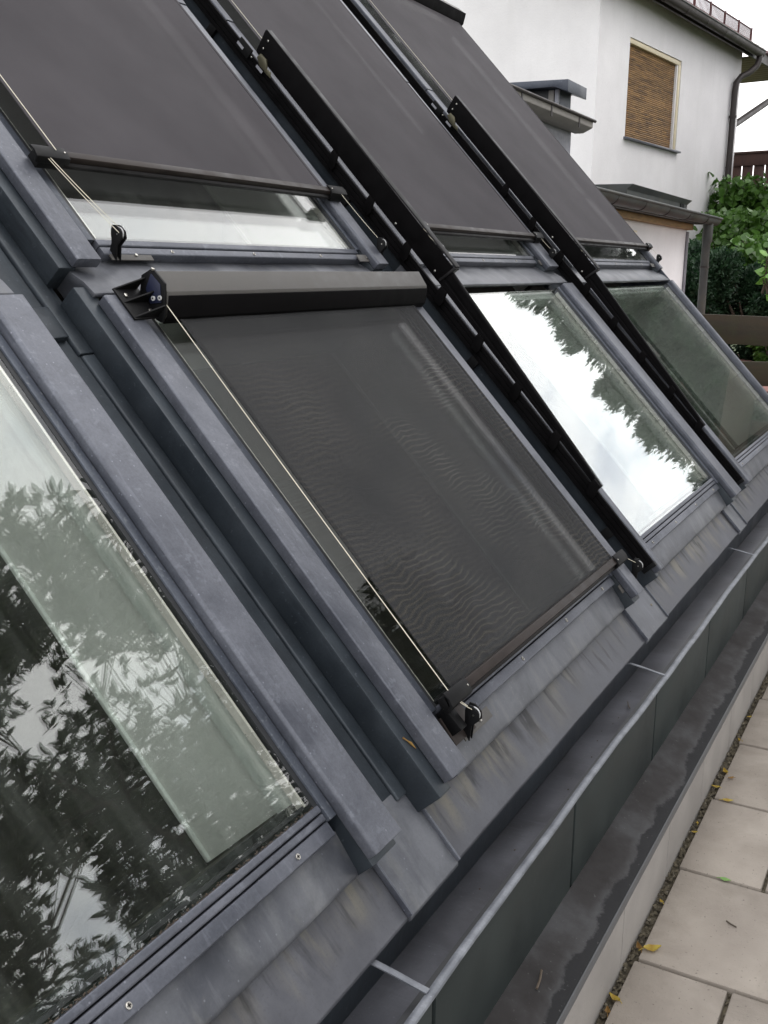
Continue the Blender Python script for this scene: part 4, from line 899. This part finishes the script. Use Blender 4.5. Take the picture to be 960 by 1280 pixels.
# ================================================================ SMALL LITTER
def litter():
    def leaf(label, c, r, z, mat, rot, curl=.4, name='fallen_leaf', cat='leaf', asp=.55):
        n = 7; vs = []; fs = []
        for i in range(n+1):
            q = i/n; w_ = math.sin(math.pi*q**.8)*asp*.5*(1+.12*math.sin(q*17))+.004; x = (q-.5)*2*r
            for s in (-1, 0, 1): vs.append((x, s*w_*r*2, .002+r*curl*((q-.5)**2*1.6)+abs(s)*r*curl*.30))
        for i in range(n):
            for s in (0, 1): a = i*3+s; fs.append((a, a+3, a+4, a+1))
        cr, sr = math.cos(rot), math.sin(rot); vs = [(c[0]+x*cr-y*sr, c[1]+x*sr+y*cr, z+q) for x, y, q in vs]
        o = MB().add(vs, fs).build(name, M[mat], frame=WORLD, base=(c[0], c[1], z), smooth=True, label=label, cat=cat, group='yellow leaves fallen along the foot of the wall', recalc=False)
        MB().tube([(c[0]-r*cr, c[1]-r*sr, z+.002+r*curl*.4), (c[0]-r*1.5*cr, c[1]-r*1.5*sr, z+.002)], .0008, 5).build('leaf_stalk', M[mat], o)
    L_ = [('largest yellow leaf lying half on the slab, half on the soil joint', (1.893, .402), .020, 'yellow', -.9, .5), ('brown withered leaf tucked beside the largest yellow leaf', (1.889, .428), .012, 'brownleaf', .6, .9),
          ('curled yellow leaf in the soil joint near the bottom edge', (1.712, .428), .013, 'yellow', 1.2, .9), ('small brown leaf in the soil joint nearest the camera', (1.672, .430), .010, 'brownleaf', .3, .8),
          ('tiny yellow leaf in the middle of the soil joint', (2.075, .428), .007, 'yellow', .8, .6), ('small yellow leaf in the joint by the second slab gap', (2.41, .429), .008, 'yellow', 2.0, .6),
          ('tiny yellow leaf close to the wall panels', (2.46, .432), .006, 'yellow', .2, .5), ('round yellow leaf in the joint beside a flat yellow one', (2.676, .430), .011, 'yellow', 1.7, .8),
          ('bright yellow leaf standing up in the soil joint', (2.78, .424), .013, 'yellow', .5, .9), ('small ochre leaf on the pale slab near the wall', (2.74, .402), .010, 'brownleaf', 2.4, .6),
          ('narrow flat yellow leaf lying on the slab', (2.61, .385), .015, 'yellow', -1.2, .2), ('green-yellow leaf lying across a slab gap at the right', (2.228, .318), .013, 'leaf_light', -1.5, .2),
          ('farthest yellow leaf in the soil joint', (3.01, .424), .010, 'yellow', .9, .7), ('small yellow leaf far along the joint', (3.20, .430), .008, 'yellow', 2.2, .7)]
    for lab, c, r, mat, rot, cu in L_: leaf(lab, c, r, GZ+.001 if c[1] < .42 else GZ-.004, mat, rot, cu)
    leaf('yellow leaf lying in the gutter behind its pale edge', (1.586, .532), .012, -1.000, 'yellow', .4, .8)
    def tw(label, pts, r, mat='bark', cat='twig', fr=WORLD): MB().tube(pts, r, 6).build('twig', M[mat], frame=fr, base=pts[0], label=label, cat=cat)
    tw('dark twig lying on the dark wall coping', [(1.435, .486, -1.149), (1.415, .481, -1.151), (1.392, .478, -1.152)], .0022)
    tw('short twig on the large slab', [(2.07, .285, GZ+.002), (2.062, .275, GZ+.003), (2.058, .262, GZ+.002)], .0016)
    tw('thin curved twig in the gutter beside a strap', [(2.27, .585, -1.002), (2.25, .578, -1.002), (2.235, .570, -1.002)], .0013)
    # droppings and insect on the flashing, wing scrap in the cover groove
    o = MB().tube([(2.655, -.205, -.079), (2.662, -.212, -.0745), (2.672, -.214, -.077)], [.002, .0045, .0012], 7).build('dark_crumb', M['soil'], frame=ROOF, base=(2.66, -.21, -.08), label='small dark crumb of dirt on the stained eaves sheet', cat='debris')
    MB().tube([(1.338, -.055, -.021), (1.341, -.064, -.019), (1.346, -.070, -.020), (1.349, -.082, -.0205)], [.0018, .001, .0024, .0006], 6).build('spider_remains', M['brownleaf'], frame=ROOF, base=(1.34, -.06, -.02), label='pale dried insect stuck in the groove of the side cover', cat='insect')
litter()
